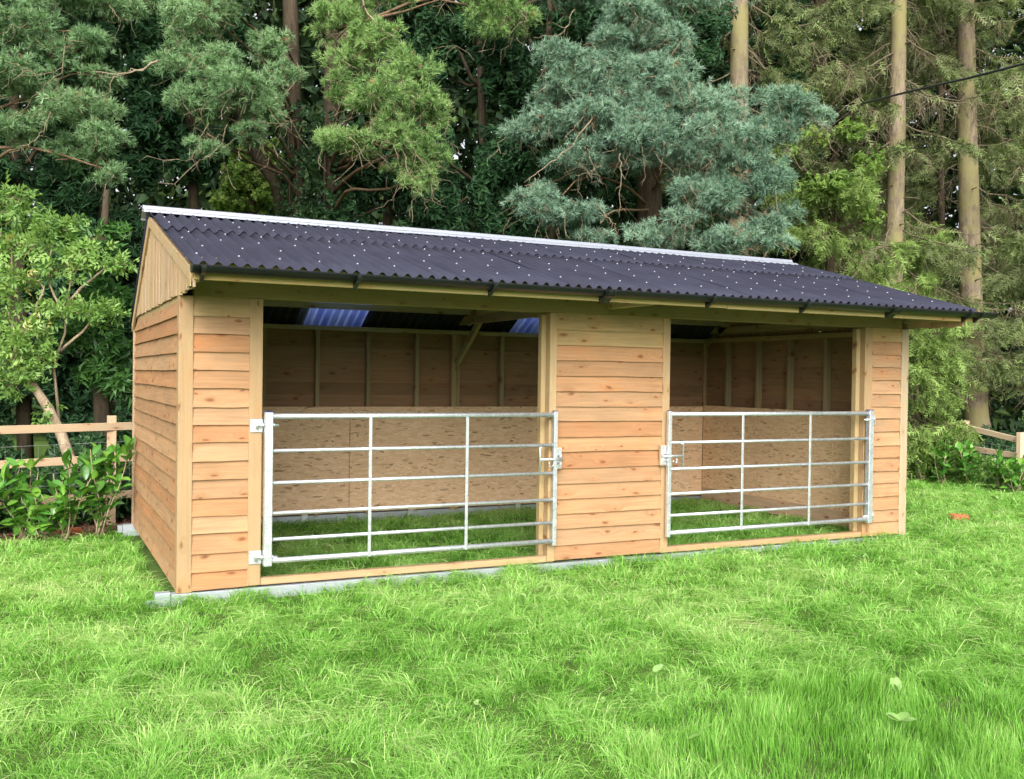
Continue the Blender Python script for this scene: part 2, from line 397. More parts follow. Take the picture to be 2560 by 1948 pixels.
def frond_T(n, L, rng, w=0.018, tw=0.09):
    """flat spruce twig along +Z: side shoots as narrow blades"""
    V, F, a = [], [], []
    for i in range(n):
        s = (i + .5) / n; sd = 1 if i % 2 else -1
        o = np.array((0, 0, s * L)); l = tw * (1.15 - 0.75 * s) * rng.uniform(.7, 1.2)
        d = np.array((sd * .8, rng.normal() * .35, .62)); d /= np.linalg.norm(d)
        nrm = np.array((rng.normal() * .3, 1, rng.normal() * .3)); p = np.cross(d, nrm); p /= np.linalg.norm(p)
        b = len(V); V += [o + p * w / 2, o - p * w / 2, o + d * l * 1.1]; F += [(b, b + 1, b + 2)]; a += [-.4, -.4, 1]
    b = len(V); V += [np.array((.006, 0, 0)), np.array((-.006, 0, 0)), np.array((0, 0, L * 1.15))]; F.append((b, b + 1, b + 2)); a += [-.5, -.5, .5]
    return np.array(V), np.array(F), np.array(a)
def compound_T(L, W, rng):
    """pinnate leaf along +Z: five leaflets"""
    V, F = [], []; b = 0
    for (s, an) in ((.35, 1.15), (.35, -1.15), (.7, .95), (.7, -.95), (1.0, 0.0)):
        v, f = leaf_pts(L * rng.uniform(.85, 1.1), W, .35, .25)
        v = v @ rot('Y', -math.pi / 2).T             # +X -> +Z
        v = v @ rot('X', an).T if False else v @ np.array(Matrix.Rotation(an, 3, 'X')).T
        V.append(v + np.array((0, 0, s * L * 1.3))); F.append(f + b); b += len(v)
    V = np.concatenate(V)
    return V, np.concatenate(F), np.zeros(len(V))

def value_noise(x, y, cell, seed):
    g = np.random.default_rng(seed).random((97, 97))
    u, v = x / cell, y / cell; i, j = np.floor(u).astype(int), np.floor(v).astype(int); fu, fv = u - i, v - j
    fu, fv = fu * fu * (3 - 2 * fu), fv * fv * (3 - 2 * fv)
    G = lambda a, b: g[a % 97, b % 97]
    return (G(i, j) * (1 - fu) + G(i + 1, j) * fu) * (1 - fv) + (G(i, j + 1) * (1 - fu) + G(i + 1, j + 1) * fu) * fv

def gz(x, y):
    x, y = np.asarray(x, float), np.asarray(y, float)
    return -0.105 + 0.0085 * np.clip(x, -3, 13) + 0.018 * (value_noise(x + 50, y + 50, 1.3, 5) - .5)

# ------------------------------------------------------------------ ground
def build_ground():
    xs = np.concatenate([np.linspace(-400, -12, 12), np.linspace(-10, 22, 81), np.linspace(26, 400, 12)])
    ys = np.concatenate([np.linspace(-400, -12, 12), np.linspace(-10, 24, 86), np.linspace(28, 400, 12)])
    X, Y = np.meshgrid(xs, ys); Z = gz(X, Y)
    V = np.stack([X, Y, Z], -1).reshape(-1, 3); nx, ny = len(xs), len(ys)
    i = np.arange(ny - 1)[:, None] * nx + np.arange(nx - 1)[None]
    F = np.stack([i, i + 1, i + nx + 1, i + nx], -1).reshape(-1, 4)
    o = new_obj('ground', np_mesh('ground', V, F, smooth=True), 'ground'); tag(o, kind='structure')
build_ground()

# ------------------------------------------------------------------ the field shelter
W, D = 7.3, 3.42
SH = thing('field_shelter', (0, 0, 0), 'long timber field shelter with black corrugated roof and two gated openings', 'shelter')
TAN = (0.52, 0.31, 0.15); POST = (0.56, 0.39, 0.20); PALE = (0.54, 0.41, 0.20); GABLE = (0.66, 0.48, 0.285)
brng = np.random.default_rng(4)
def board_tint(k=None):
    r = brng.random()
    if k == 'pale': return (0.54 + .05 * r, 0.39 + .03 * r, 0.185)
    a = brng.random()
    base = np.array((0.58, 0.325, 0.155)) * (1 - a) + np.array((0.60, 0.38, 0.20)) * a
    if brng.random() < .15: base = np.array((0.56, 0.295, 0.135))
    return tuple(base * brng.uniform(0.84, 1.04))
def weatherboard(p0, p1, z, h, out, tint, name='weatherboard', parent=SH, wav=0.0032):
    """feather-edged plank from p0 to p1 (xy), bottom edge at z; out = outward normal (xy); bottom edge thick and proud, with an uneven sawn edge"""
    p0, p1, out = np.array(p0, float), np.array(p1, float), np.array(out, float)
    L = np.linalg.norm(p1 - p0); d = (p1 - p0) / L; n = max(4, int(L / 0.16))
    s = np.linspace(0, L, n + 1)
    wob = np.cumsum(brng.normal(0, wav * .5, n + 1)); wob = np.clip(wob - np.linspace(wob[0], wob[-1], n + 1), -.005, .005)
    cup = brng.normal(0, 0.0012, n + 1)
    tilt = brng.normal(0, 0.002)
    rows = [(0.009, 0), (0.025, 0), (0.004, h + .025), (-0.004, h + .025)]
    V, G = [], []
    for r, (o_, zz) in enumerate(rows):
        for i in range(n + 1):
            dz = (wob[i] + tilt * (s[i] / L - .5)) if zz == 0 else 0
            q = p0 + d * s[i] + out * (o_ + (cup[i] if o_ > .02 else 0)); V.append((q[0], q[1], z + zz + dz)); G.append((s[i], zz + dz, o_))
    m = n + 1; F = []
    for r in range(4):
        r2 = (r + 1) % 4
        for i in range(n): F.append((r * m + i, r * m + i + 1, r2 * m + i + 1, r2 * m + i))
    F += [(0, m, 2 * m, 3 * m), (n, 3 * m + n, 2 * m + n, m + n)]
    c = np.array(((p0[0] + p1[0]) / 2, (p0[1] + p1[1]) / 2, z))
    o = new_obj(name, np_mesh(name, np.array(V) - c, np.array(F), gc=G), 'wood', parent, c)
    o.color = (*tint, 1)
    return o
RV = 0.1335
def clad(p0, p1, out, z0=0.0, z1=2.14, pale_top=0, dark=False):
    k = 0; z = z0
    while z < z1 - .02:
        h = min(RV, z1 - z)
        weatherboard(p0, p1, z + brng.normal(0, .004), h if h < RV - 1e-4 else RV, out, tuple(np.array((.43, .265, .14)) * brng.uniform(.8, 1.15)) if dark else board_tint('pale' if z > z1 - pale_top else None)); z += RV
clad((0.1, 0), (0.5, 0), (0, -1), pale_top=0.14)
clad((3.10, 0), (4.2, 0), (0, -1), pale_top=0.40)
clad((6.79, 0), (7.2, 0), (0, -1), pale_top=0.14)
clad((0.023, 0.08), (0.023, D - .03), (-1, 0))
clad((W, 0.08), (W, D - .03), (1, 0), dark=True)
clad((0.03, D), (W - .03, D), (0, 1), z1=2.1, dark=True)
# posts
def post(name, x0, x1, y0, y1, z0=0.0, z1=2.14, t=POST):
    return box(name, x0, x1, y0, y1, z0, z1, 'timber', SH, 2, tuple(np.array(t) * brng.uniform(.93, 1.06)))
post('corner_post', -0.003, 0.1, -0.026, 0.078, -0.015)
post('corner_post', 7.2, 7.303, -0.026, 0.078, -0.015, 2.14, (0.56, 0.45, 0.28))
post('corner_post', -0.012, 0.05, D - .028, D + .02, -0.015, 2.08, (.5, .38, .24)); post('corner_post', 7.25, 7.312, D - .028, D + .02, -0.015, 2.08)
post('door_post', 0.5, 0.598, -0.024, 0.085); post('door_post', 3.032, 3.1, -0.026, 0.105, t=(.56, .42, .22))
post('door_post', 4.2, 4.28, -0.024, 0.085); post('door_post', 6.685, 6.79, -0.024, 0.10)
box('door_stop', 2.985, 3.03, 0.045, 0.105, 0.05, 2.13, 'timber', SH, 2, PALE); box('door_stop', 6.63, 6.683, 0.04, 0.10, 0.05, 2.13, 'timber', SH, 2, PALE)
# sills and header
box('sill_board', 0.6, 3.03, -0.018, 0.05, -0.002, 0.05, 'timber', SH, 0, (.60, .43, .23)); box('sill_board', 4.282, 6.683, -0.018, 0.05, -0.002, 0.05, 'timber', SH, 0, (.58, .40, .21))
box('header_beam', 0.1, 3.62, -0.03, 0.02, 2.142, 2.36, 'timber', SH, 0, (.38, .29, .12)); box('header_beam', 3.624, 7.2, -0.028, 0.02, 2.142, 2.36, 'timber', SH, 0, (.37, .285, .12))  # greenish boards, tint darkened further to paint in the shade under the eave
box('header_plate', 0.1, 7.2, 0.024, 0.09, 2.142, 2.19, 'timber', SH, 0, PALE)
# fascia
box('fascia_board', 0.0, 4.36, -0.722, -0.70, 2.195, 2.285, 'timber', SH, 0, (.56, .46, .19)); box('fascia_board', 4.363, 7.43, -0.722, -0.70, 2.19, 2.28, 'timber', SH, 0, (.56, .455, .19))
# steel skids
def skid(x0, x1, y0, y1, z0, z1): return box('steel_skid', x0, x1, y0, y1, z0, z1, 'skid', SH, None, None, .004)
skid(-0.04, 7.3, -0.034, 0.06, -0.125, -0.017)
skid(0.062, 0.12, 0.07, D - .05, -0.125, -0.012); skid(7.2, 7.29, 0.07, D - .05, -0.1, -0.012)
skid(-0.10, 7.32, D - .06, D + .02, -0.115, 0.01)
box('skid_foot', -0.15, -0.045, -0.045, 0.03, -0.13, 0.0, 'skid', SH); box('skid_foot', -0.22, -0.152, -0.02, 0.02, -0.115, -0.055, 'skid', SH)
box('skid_foot', -0.15, -0.102, D - .055, D + .01, -0.07, 0.005, 'skid', SH)
box('skid_bracket', 0.03, 0.1, -0.046, -0.036, -0.10, -0.02, 'galv', SH)
tube_obj('bolt', [([(0.06, -0.046, -0.06), (0.06, -0.058, -0.06)], .012)], 'galv', SH, 6)
for x in (1.75, 3.0, 4.4, 5.6): box('skid_bracket', x, x + .07, D - .075, D - .062, -0.06, 0.06, 'galv', SH)
# studs inside, plates, strand board
studm = box_mesh(0.048, 0.075, 2.08, 2, 'stud')
def stud(x, y, ry=0, name='stud'):
    o = new_obj(name, studm, 'timber', SH, (x, y, 1.04), ); o.rotation_euler.z = ry; o.color = (*(np.array((.46, .37, .20)) * brng.uniform(.85, 1.1)), 1); return o
for x in (0.72, 1.32, 1.91, 2.50, 3.09, 3.61, 4.19, 4.8, 5.4, 6.0, 6.6): stud(x, D - .045)
box('stud', 3.525, 3.584, D - .082, D - .008, 0, 2.08, 'timber', SH, 2, PALE)
for y in (2.87, 2.27, 1.70, 1.09, 0.5): stud(W - .048, y, math.pi / 2); stud(0.05, y, math.pi / 2)
box('top_plate', 0.03, W - .03, D - .085, D - .006, 2.083, 2.13, 'timber', SH, 0, (.62, .52, .32))
box('top_plate', W - .09, W - .012, 0.1, D - .09, 2.083, 2.14, 'timber', SH, 1, PALE); box('top_plate', 0.012, .09, 0.1, D - .09, 2.083, 2.14, 'timber', SH, 1, PALE)
OY = D - .097
for x0, x1 in ((0.1, 2.28), (2.284, 4.72), (4.724, 7.196)): box('osb_panel', x0, x1, OY, OY + .011, 0.03, 1.225, 'osb', SH, 0)
for y0, y1 in ((0.11, 0.93), (0.934, OY - .004)):
    box('osb_panel', W - .102, W - .091, y0, y1, 0.03, 1.24, 'osb', SH, 1); box('osb_panel', .091, .102, y0, y1, 0.03, 1.24, 'osb', SH, 1)
box('kick_board', W - .118, W - .104, 0.12, OY - .01, -0.04, 0.14, 'wood', SH, 1, (.86, .62, .40))
# trusses
RG = (1.9085, 3.005); EV = (-0.706, 2.30); BK = (3.53, 2.07)
fs = (RG[1] - EV[1]) / (RG[0] - EV[0]); bs = (RG[1] - BK[1]) / (BK[0] - RG[0])
zf = lambda y: EV[1] + (y - EV[0]) * fs
zb = lambda y: RG[1] - (y - RG[0]) * bs
zr = lambda y: zf(y) if y < RG[0] else zb(y)
for x in (0.045, 3.62, 7.26):
    box('truss_chord', x - .022, x + .022, -0.698, 3.36, 2.2 if x != 3.62 else 2.192, 2.29 if x == 3.62 else 2.285, 'timber', SH, 1, (.60, .50, .27))
    k = -0.115
    beam('rafter', (x, 0.3, zf(.3) + k), (x, RG[0] - .03, zf(RG[0] - .03) + k), .044, .09, 'timber', SH, PALE)
    beam('rafter', (x, RG[0] + .05, zb(RG[0] + .05) + k), (x, 3.08, zb(3.08) + k), .044, .09, 'timber', SH, PALE)
    box('king_post', x - .02, x + .02, RG[0] - .06, RG[0] + .04, 2.295, 2.80, 'timber', SH, 2, TAN)
    if x > .1: box('truss_strut', x - .02, x + .02, 0.75, 0.85, 2.295, 2.56, 'timber', SH, 2, TAN)
beam('knee_brace', (3.575, D - .12, 1.74), (3.66, D - .62, 2.25), .05, .07, 'timber', SH, (.56, .47, .25))
for y in (-0.3, .55, 1.3): 
    beam('purlin', (0.0, y, zf(y) - .045), (7.42, y, zf(y) - .045), .05, .05, 'timber', SH, PALE)
beam('purlin', (0.0, 2.99, zb(2.99) - .055), (7.42, 2.99, zb(2.99) - .055), .05, .06, 'timber', SH, (.66, .58, .40))
beam('purlin', (0.0, 2.2, zb(2.2) - .055), (7.42, 2.2, zb(2.2) - .055), .05, .06, 'timber', SH, PALE)
# gables: upright boards cut to the roof slopes
def gable(xo, side):
    y = -0.695
    while y < 3.34:
        w = brng.uniform(.085, .13); y1 = min(y + w, 3.36); w = y1 - y
        a, b = y + .0015, y1 - .0015
        zt = lambda q: zr(q) - .035
        ys = [a, b] if not (a < RG[0] < b) else [a, RG[0], b]
        z0 = 2.145 + brng.normal(0, .006)
        th = brng.uniform(.016, .021)
        top = [(q, max(zt(q), z0 + .02)) for q in ys]
        prof = [(a, z0), (b, z0 + brng.normal(0, .004))] + top[::-1]
        n = len(prof)
        V = [(0, p - a, q - z0) for p, q in prof] + [(side * th, p - a, q - z0) for p, q in prof]
        F = [tuple(range(n))[::side], tuple(range(n, 2 * n))[::-side]]
        F = [list(f) for f in F]
        quads = [(i, (i + 1) % n, n + (i + 1) % n, n + i) for i in range(n)]
        me = bpy.data.meshes.new('gable_board'); me.from_pydata(V, [], F + quads)
        at = me.attributes.new('gc', 'FLOAT_VECTOR', 'POINT'); at.data.foreach_set('vector', np.array([(v[2], v[1], v[0]) for v in V], np.float32).ravel())
        o = new_obj('gable_board', me, 'timber', SH, (xo, a, z0)); o.color = (*(np.array(GABLE) * brng.uniform(.86, 1.06) * np.array((1, brng.uniform(.96, 1.02), brng.uniform(.9, 1.05)))), 1)
        y = y1
gable(0.014, -1); gable(W - .015, 1)
for xx, s in ((-0.012, -1), (W + .012, 1)):
    for (ya, yb, z_) in ((-0.70, RG[0] - .012, zf), (RG[0] + .012, 3.46, zb)):
        beam('barge_board', (xx, ya, z_(ya) - .075), (xx, yb, z_(yb) - .075), .022, .09, 'timber', SH, (.62, .46, .25))
    box('gable_block', min(xx, xx + s * .01), max(xx, xx + s * .01) + .0, -0.698, -0.55, 2.15, 2.24, 'timber', SH, 1, PALE)

# roof sheets, each a corrugated piece with edge thickness
PITCH = 0.095; AMP = 0.018
def sheet(name, x0, x1, ya, za, yb, zb_, mat, lift=0.0, parent=SH, seg=8):
    n = int(round((x1 - x0) / PITCH * seg)); xs = np.linspace(x0, x1, n + 1)
    wz = AMP * np.cos(2 * np.pi * (xs + .035) / PITCH)
    d = np.array((yb - ya, zb_ - za)); d /= np.linalg.norm(d); nr = np.array((-d[1], d[0])) if d[0] > 0 else np.array((d[1], -d[0]))
    if nr[1] < 0: nr = -nr
    rows = []
    K = 5
    sagr = brng.normal(0, .0016, (K, 1)) + brng.normal(0, .0012, (K, n + 1))
    for t, (q, k) in enumerate([(i, .0015) for i in range(K)] + [(i, -.0015) for i in range(K - 1, -1, -1)]):
        f = q / (K - 1); yy = ya + (yb - ya) * f; zz = za + (zb_ - za) * f
        h = wz + lift + k + sagr[q]
        rows.append(np.stack([xs, yy + nr[0] * h, zz + nr[1] * h], -1))
    V = np.concatenate(rows); m = n + 1; R = len(rows)
    F = []
    for r in range(R):
        a = r * m + np.arange(n); b = ((r + 1) % R) * m + np.arange(n)
        F.append(np.stack([a, a + 1, b + 1, b], -1))
    F = np.concatenate(F)
    caps = []
    for i in range(K - 1):
        for e in (0, n): caps.append((i * m + e, (i + 1) * m + e, (R - 2 - i) * m + e, (R - 1 - i) * m + e))
    F = np.concatenate([F, np.array(caps)])
    c = np.array(((x0 + x1) / 2, ya, za))
    return new_obj(name, np_mesh(name, V - c, F, smooth=True), mat, parent, c)
XR0, XR1 = -0.035, 7.46
edges = np.linspace(XR0, XR1, 9)
edges = XR0 + np.round((edges - XR0) / PITCH) * PITCH
capm = None
def cap_mesh():
    a = np.linspace(0, 2 * np.pi, 7)[:-1]
    V = [(.0080 * math.cos(t), .0080 * math.sin(t), 0) for t in a] + [(.006 * math.cos(t), .006 * math.sin(t), .006) for t in a] + [(0, 0, .009)]
    F = [(i, (i + 1) % 6, 6 + (i + 1) % 6) for i in range(6)] + [(i, 6 + (i + 1) % 6, 6 + i) for i in range(6)] + [(6 + i, 6 + (i + 1) % 6, 12) for i in range(6)]
    return np_mesh('fixing_cap', np.array(V), np.array(F), smooth=True)
capm = cap_mesh(); capm.materials.append(M['cap'])
LAP = 0.93
lower, upper = [], []
for i in range(8):
    a, b = edges[i], edges[i + 1] + (PITCH * .9 if i < 7 else 0)
    lower.append(sheet('roof_sheet', a, b, EV[0], EV[1], LAP + .12, zf(LAP + .12), 'sheet', .003 * (i % 2)))
    upper.append(sheet('roof_sheet', a, b, LAP, zf(LAP), RG[0] - .01, zf(RG[0] - .01), 'sheet', .010 + .003 * (i % 2)))
crest = lambda k: k * PITCH - .035
sang = math.atan(fs)
for row, yy in enumerate((1.46, 1.13, .70, .33, -.02, -.40)):
    for k in range(1 + (row % 2 if row else 0) * 0, 79, 3):
        kk = k + (1 if row in (2, 4) else 0)
        if kk > 78: continue
        x = crest(kk); y = yy + brng.normal(0, .012)
        i = min(7, max(0, int(np.searchsorted(edges, x) - 1)))
        par = (upper if y > LAP else lower)[i]
        o = new_obj('fixing_cap', capm, None, par)
        lift = (.010 if y > LAP else 0) + .003 * (i % 2) + AMP + .001
        P = Vector((x, y - math.sin(sang) * lift, zf(y) + math.cos(sang) * lift)) - Vector(par.location)
        o.location = P; o.rotation_euler.x = sang
bedges = XR0 + np.round((np.array([XR0, .80, 1.72, 2.48, 3.35, 4.21, 4.97, 5.85, 6.7, XR1]) - XR0) / PITCH) * PITCH
for i in range(9):
    lit = i in (2, 5)
    o = sheet('rooflight_sheet' if lit else 'roof_sheet', bedges[i], bedges[i + 1] + (PITCH * .9 if i < 8 and not lit else .002), BK[0], BK[1], RG[0] + .01, zb(RG[0] + .01), 'rooflight' if lit else 'sheet', .003 * (i % 2))
    if lit: o['label'] = 'clear bluish corrugated rooflight sheet'
# ridge cap: folded galvanised strip with a rolled top
def ridge():
    for x0, x1 in ((-0.075, 2.4), (2.37, 4.9), (4.87, 7.42)):
        li = .003 if x0 > 2 and x0 < 4 else 0
        prof = []
        for y in (-.125, -.118, -.05, -.032): prof.append((RG[0] + y, zf(RG[0] + y) + .043 + (-.016 if y == -.125 else 0)))
        for a in np.linspace(math.pi, 0, 7): prof.append((RG[0] + .004 + .03 * math.cos(a), RG[1] + .052 + .018 * math.sin(a)))
        for y in (.04, .06, .13, .135): prof.append((RG[0] + y, zb(RG[0] + y) + .045 + (-.014 if y == .135 else 0)))
        P = np.array(prof) + np.array((0, li)); n = len(P)
        V = [(x, p[0], p[1] + k) for k in (0, -.002) for x in (x0, x1) for p in P]
        V = np.array(V); F = []
        for i in range(n - 1):
            F += [(i, n + i, n + i + 1, i + 1), (2 * n + i, 2 * n + i + 1, 3 * n + i + 1, 3 * n + i), (i, i + 1, 2 * n + i + 1, 2 * n + i), (n + i, 3 * n + i, 3 * n + i + 1, n + i + 1)]
        c = np.array(((x0 + x1) / 2, RG[0], RG[1]))
        new_obj('ridge_cap', np_mesh('ridge_cap', V - c, np.array(F)), 'ridge', SH, c)
ridge()
# gutter: open half-round channel
def gutter(x0, x1):
    a = np.linspace(math.pi, 2 * math.pi, 13); yc, zc = -0.785, 2.282
    ro, ri = .056, .052
    P = [(yc + ro * math.cos(t), zc + ro * math.sin(t) * .92) for t in a] + [(yc + ri * math.cos(t), zc + ri * math.sin(t) * .92) for t in a[::-1]]
    n = len(P); V = np.array([(x, p[0], p[1]) for x in (x0, x1) for p in P]); F = [(i, (i + 1) % n, n + (i + 1) % n, n + i) for i in range(n)]
    c = np.array(((x0 + x1) / 2, yc, zc))
    h = len(a)
    ends = [(i, i + 1, n - 2 - i, n - 1 - i) for i in range(h - 1)]; F += ends + [tuple(n + q for q in e) for e in ends]
    return new_obj('gutter', np_mesh('gutter', V - c, np.array(F), smooth=True), 'gutter', SH, c)
gutter(-0.02, 3.12); gutter(3.123, 6.23); gutter(6.233, 7.60)
def disc_end(x):
    a = np.linspace(math.pi, 2 * math.pi, 13); yc, zc = -0.785, 2.282; r = .058
    P = [(yc + r * math.cos(t), zc + r * math.sin(t) * .92) for t in a]; n = len(P)
    V = np.array([(xx, p[0], p[1]) for xx in (-.003, .003) for p in P]) - np.array((0, yc, zc))
    me = bpy.data.meshes.new('gutter_end'); me.from_pydata([tuple(v) for v in V], [], [tuple(range(n)), tuple(range(2 * n - 1, n - 1, -1))] + [(i, n + i, n + (i + 1) % n, (i + 1) % n) for i in range(n)])
    new_obj('gutter_end', me, 'gutter', SH, (x, yc, zc))
disc_end(-.024); disc_end(7.604)
def bracket_mesh(w):
    a = np.linspace(math.pi, 2 * math.pi, 11); ro, ri = .066, .0585
    P = [(ro * math.cos(t), ro * math.sin(t) * .95) for t in a] + [(ri * math.cos(t), ri * math.sin(t) * .95) for t in a[::-1]]
    n = len(P); V = [(x, p[0], p[1]) for x in (-w / 2, w / 2) for p in P]
    F = [(i, (i + 1) % n, n + (i + 1) % n, n + i) for i in range(n)]; h = len(a)
    ends = [(i, i + 1, n - 2 - i, n - 1 - i) for i in range(h - 1)]; F += ends + [tuple(n + q for q in e)[::-1] for e in ends]
    b = len(V)   # foot running back to the fascia and down
    for x in (-w / 2 * .8, w / 2 * .8): V += [(x, .0, -.062), (x, .062, -.02), (x, .062, -.10), (x, .052, -.10)]
    F += [(b, b + 1, b + 2, b + 3), (b + 4, b + 7, b + 6, b + 5)] + [(b + i, b + 4 + i, b + 4 + (i + 1) % 4, b + (i + 1) % 4) for i in range(4)]
    return np_mesh('gutter_bracket', np.array(V), np.array(F))
bm1, bm2 = bracket_mesh(.03), bracket_mesh(.075)
for me in (bm1, bm2): me.materials.append(M['gutter'])
for x in (0.045, 1.086, 2.13, 4.141, 5.169, 7.236, 7.40): new_obj('gutter_bracket', bm1, None, SH, (x, -0.785, 2.282))
for x in (3.10, 3.16, 6.21, 6.27): new_obj('gutter_union', bm1, None, SH, (x, -0.785, 2.282))
for x in (3.124, 6.239): new_obj('gutter_union', bm2, None, SH, (x, -0.785, 2.282))

# ------------------------------------------------------------------ gates
def gate(x0, x1, hinge_left, label):
    G = thing('field_gate', (x0, -0.075, 0.15), label, 'gate')
    s = 1 if hinge_left else -1
    H, yc = 1.148, -0.075
    hx = x0 if hinge_left else x1; lx = x1 if hinge_left else x0
    a, b = sorted((hx, hx + s * .058)); 
    def gb(name, *q, mat='galv', bev=.003):
        o = box(name, *q, mat, None, bev=bev); o.parent = G; o.location = Vector(o.location) - Vector(G.location); return o
    gb('hinge_stile', a, b, yc - .029, yc + .029, .15, .15 + H); gb('stile_plug', a - .001, b + .001, yc - .03, yc + .03, .15 + H, .156 + H, mat='bluecap', bev=.001)
    c, d = sorted((lx, lx - s * .036)); gb('latch_stile', c, d, yc - .02, yc + .02, .15, .15 + H); gb('stile_plug', c - .001, d + .001, yc - .021, yc + .021, .15 + H, .154 + H, mat='bluecap', bev=.001)
    xa, xb = (b, c) if hinge_left else (d, a)
    for zz, r in ((1.266, .021), (1.008, .0145), (0.768, .0145), (0.541, .0145), (0.345, .0145), (0.187, .021)):
        tube_obj('rail', [([(xa - .002, yc, zz), (xb + .002, yc, zz)], r)], 'galv', G, 12, (x0, yc, 0.15)).location = (0, 0, 0)
    for t in ((1.42, 2.24) if hinge_left else (5.07, 5.902)):
        gb('upright', t - .013, t + .013, yc - .026, yc - .0145, .17, 1.255)
    # latch: handle bar, spring bolt, hook, catch on the post
    hb = lx - s * .165
    P = lambda *q: [(np.array(w) - np.array(G.location)) for w in q]
    lt = tube_obj('latch_handle', [(np.array(P((hb, yc - .012, .775), (hb, yc - .012, .99), (hb + s * .02, yc - .012, 1.0))), .008)], 'galv', G, 6)
    tube_obj('latch_bolt', [(np.array(P((hb, yc - .012, .887), (lx + s * .06, yc - .012, .887))), .011)], 'galv', G, 8)
    an = np.linspace(0, math.pi * 1.2, 8)
    tube_obj('latch_hook', [(np.array(P(*[(lx - s * .065 + s * .022 * math.cos(t), yc - .03, .85 - .028 * math.sin(t)) for t in an])), .0045)], 'galv', G, 6)
    k0, k1 = sorted((lx + s * .005, lx + s * .055))
    kb = gb('catch_block', k0 - .006, k1 + .006, -0.062, -0.03, .80, .985, mat='timber'); kb.color = (.66, .55, .38, 1)
    gb('catch_plate', k0, k1, -0.068, -0.0625, .81, .975)
    m0, m1 = sorted((lx + s * .012, lx + s * .03)); gb('catch_tongue', m0, m1, -.12, -.069, .845, .865); gb('catch_tongue', m0, m1, -.12, -.069, .905, .925)
    # two hinges: plate on the post, pin and threaded eye bolt through the stile
    for zz in (1.20, .215):
        p0, p1 = sorted((hx - s * .098, hx - s * .004)); gb('hinge_plate', p0, p1, -.034, -.0265, zz - .055, zz + .045)
        xq = hx - s * .05
        tube_obj('hinge_pin', [(np.array(P((xq, -.055, zz - .03), (xq, -.055, zz + .03))), .011)], 'galv', G, 8)
        tube_obj('hinge_eye', [(np.array(P((xq, -.057, zz), (hx, -.07, zz), (hx + s * .105, -.075, zz))), .009)], 'galv', G, 8)
        tube_obj('hinge_nut', [(np.array(P((hx + s * .06, -.075, zz), (hx + s * .075, -.075, zz))), .017)], 'galv', G, 6)
        tube_obj('hinge_nut', [(np.array(P((hx - s * .018, -.073, zz), (hx - s * .003, -.074, zz))), .017)], 'galv', G, 6)
    return G
gate(0.606, 3.082, True, 'galvanised six-bar gate on the opening nearer the pale gable end')
gate(4.226, 6.742, False, 'galvanised six-bar gate hinged beside the narrow right-hand boarded panel')

# ------------------------------------------------------------------ fences
def fence(name, label, posts, rails, zrail, wire=None, tint=(.66, .50, .31)):
    x, y = posts[0][:2]; g = float(gz(x, y))
    Fn = thing(name, (x, y, g), label, 'fence')
    off = Vector((x, y, g))
    for (px, py, top, wd) in posts:
        o = box('post', px - wd / 2, px + wd / 2, py, py + .075, float(gz(px, py)) - .25, top, 'timber', None, 2, tint, .004); o.parent = Fn; o.location = Vector(o.location) - off
    for (p, q, h) in rails:
        o = beam('rail', p, q, .035, h, 'timber', None, tuple(np.array(tint) * brng.uniform(.95, 1.12)))
        mw = o.matrix_world.copy(); o.parent = Fn; o.matrix_basis = Matrix.Translation(-off) @ mw
    if wire:
        paths = []
        for (p, q) in wire:
            p, q = np.array(p), np.array(q); L = np.linalg.norm((q - p)[:2])
            for h in (0, -.14, -.28, -.42, -.56):
                P = wig(p + (0, 0, h), q + (0, 0, h), int(L / .3) + 2, .003); paths.append((P - np.array(off), .0022))
            for t in np.arange(.05, L, .16):
                b = p + (q - p) * t / L; paths.append((np.array([b, b - (0, 0, .58)]) - np.array(off), .0019))
        V, Fc = tubes(paths, 3); new_obj('wire_netting', np_mesh('wire_netting', V, Fc), 'wire', Fn)
    return Fn
L0, L1, L2 = (-3.130, 3.680, 1.030), (-1.240, 3.810, 1.050), (0.080, 4.230, 1.050)
def lerp(a, b, t): return tuple(np.array(a) + (np.array(b) - np.array(a)) * t)
fx = lambda t, z: (L1[0] + (L2[0] - L1[0]) * t, L1[1] + (L2[1] - L1[1]) * t, z)
fence('post_and_rail_fence', 'weathered post and rail fence with wire netting behind the laurels at the gable end',
      [(*fx(.82, 0)[:2], 1.10, .095), (*fx(-1.1, 0)[:2], 1.10, .095), (*fx(2.6, 0)[:2], 1.1, .095)],
      [(fx(-1.5, .96), fx(2.9, 1.00), .085), (fx(-1.5, .60), fx(2.9, .66), .085), (fx(-1.5, .2), fx(2.9, .25), .085)], None,
      [((*fx(-1.5, 0)[:2], .765), (*fx(2.9, 0)[:2], .83))])
fence('post_and_rail_fence', 'pale sloping post and rail fence with wire netting below the thick spruce trunk',
      [(*(12.710, 3.600, 1.000)[:2], 0.98, .10), (*(12.430, 2.400, 0.880)[:2], .86, .10)],
      [((12.590, 4.880, 0.990), (12.710, 3.590, 0.870), .085), ((12.680, 3.570, 0.870), (12.430, 2.400, 0.730), .085), ((12.600, 4.980, 0.570), (12.710, 3.590, 0.540), .085), ((12.680, 3.560, 0.540), (12.440, 2.330, 0.490), .085), ((12.610, 4.970, 0.170), (12.440, 2.320, 0.140), .085)], None,
      [((12.630, 4.910, 0.700), (12.740, 3.610, 0.660)), ((12.740, 3.610, 0.660), (12.500, 2.410, 0.610))], (.80, .62, .42))

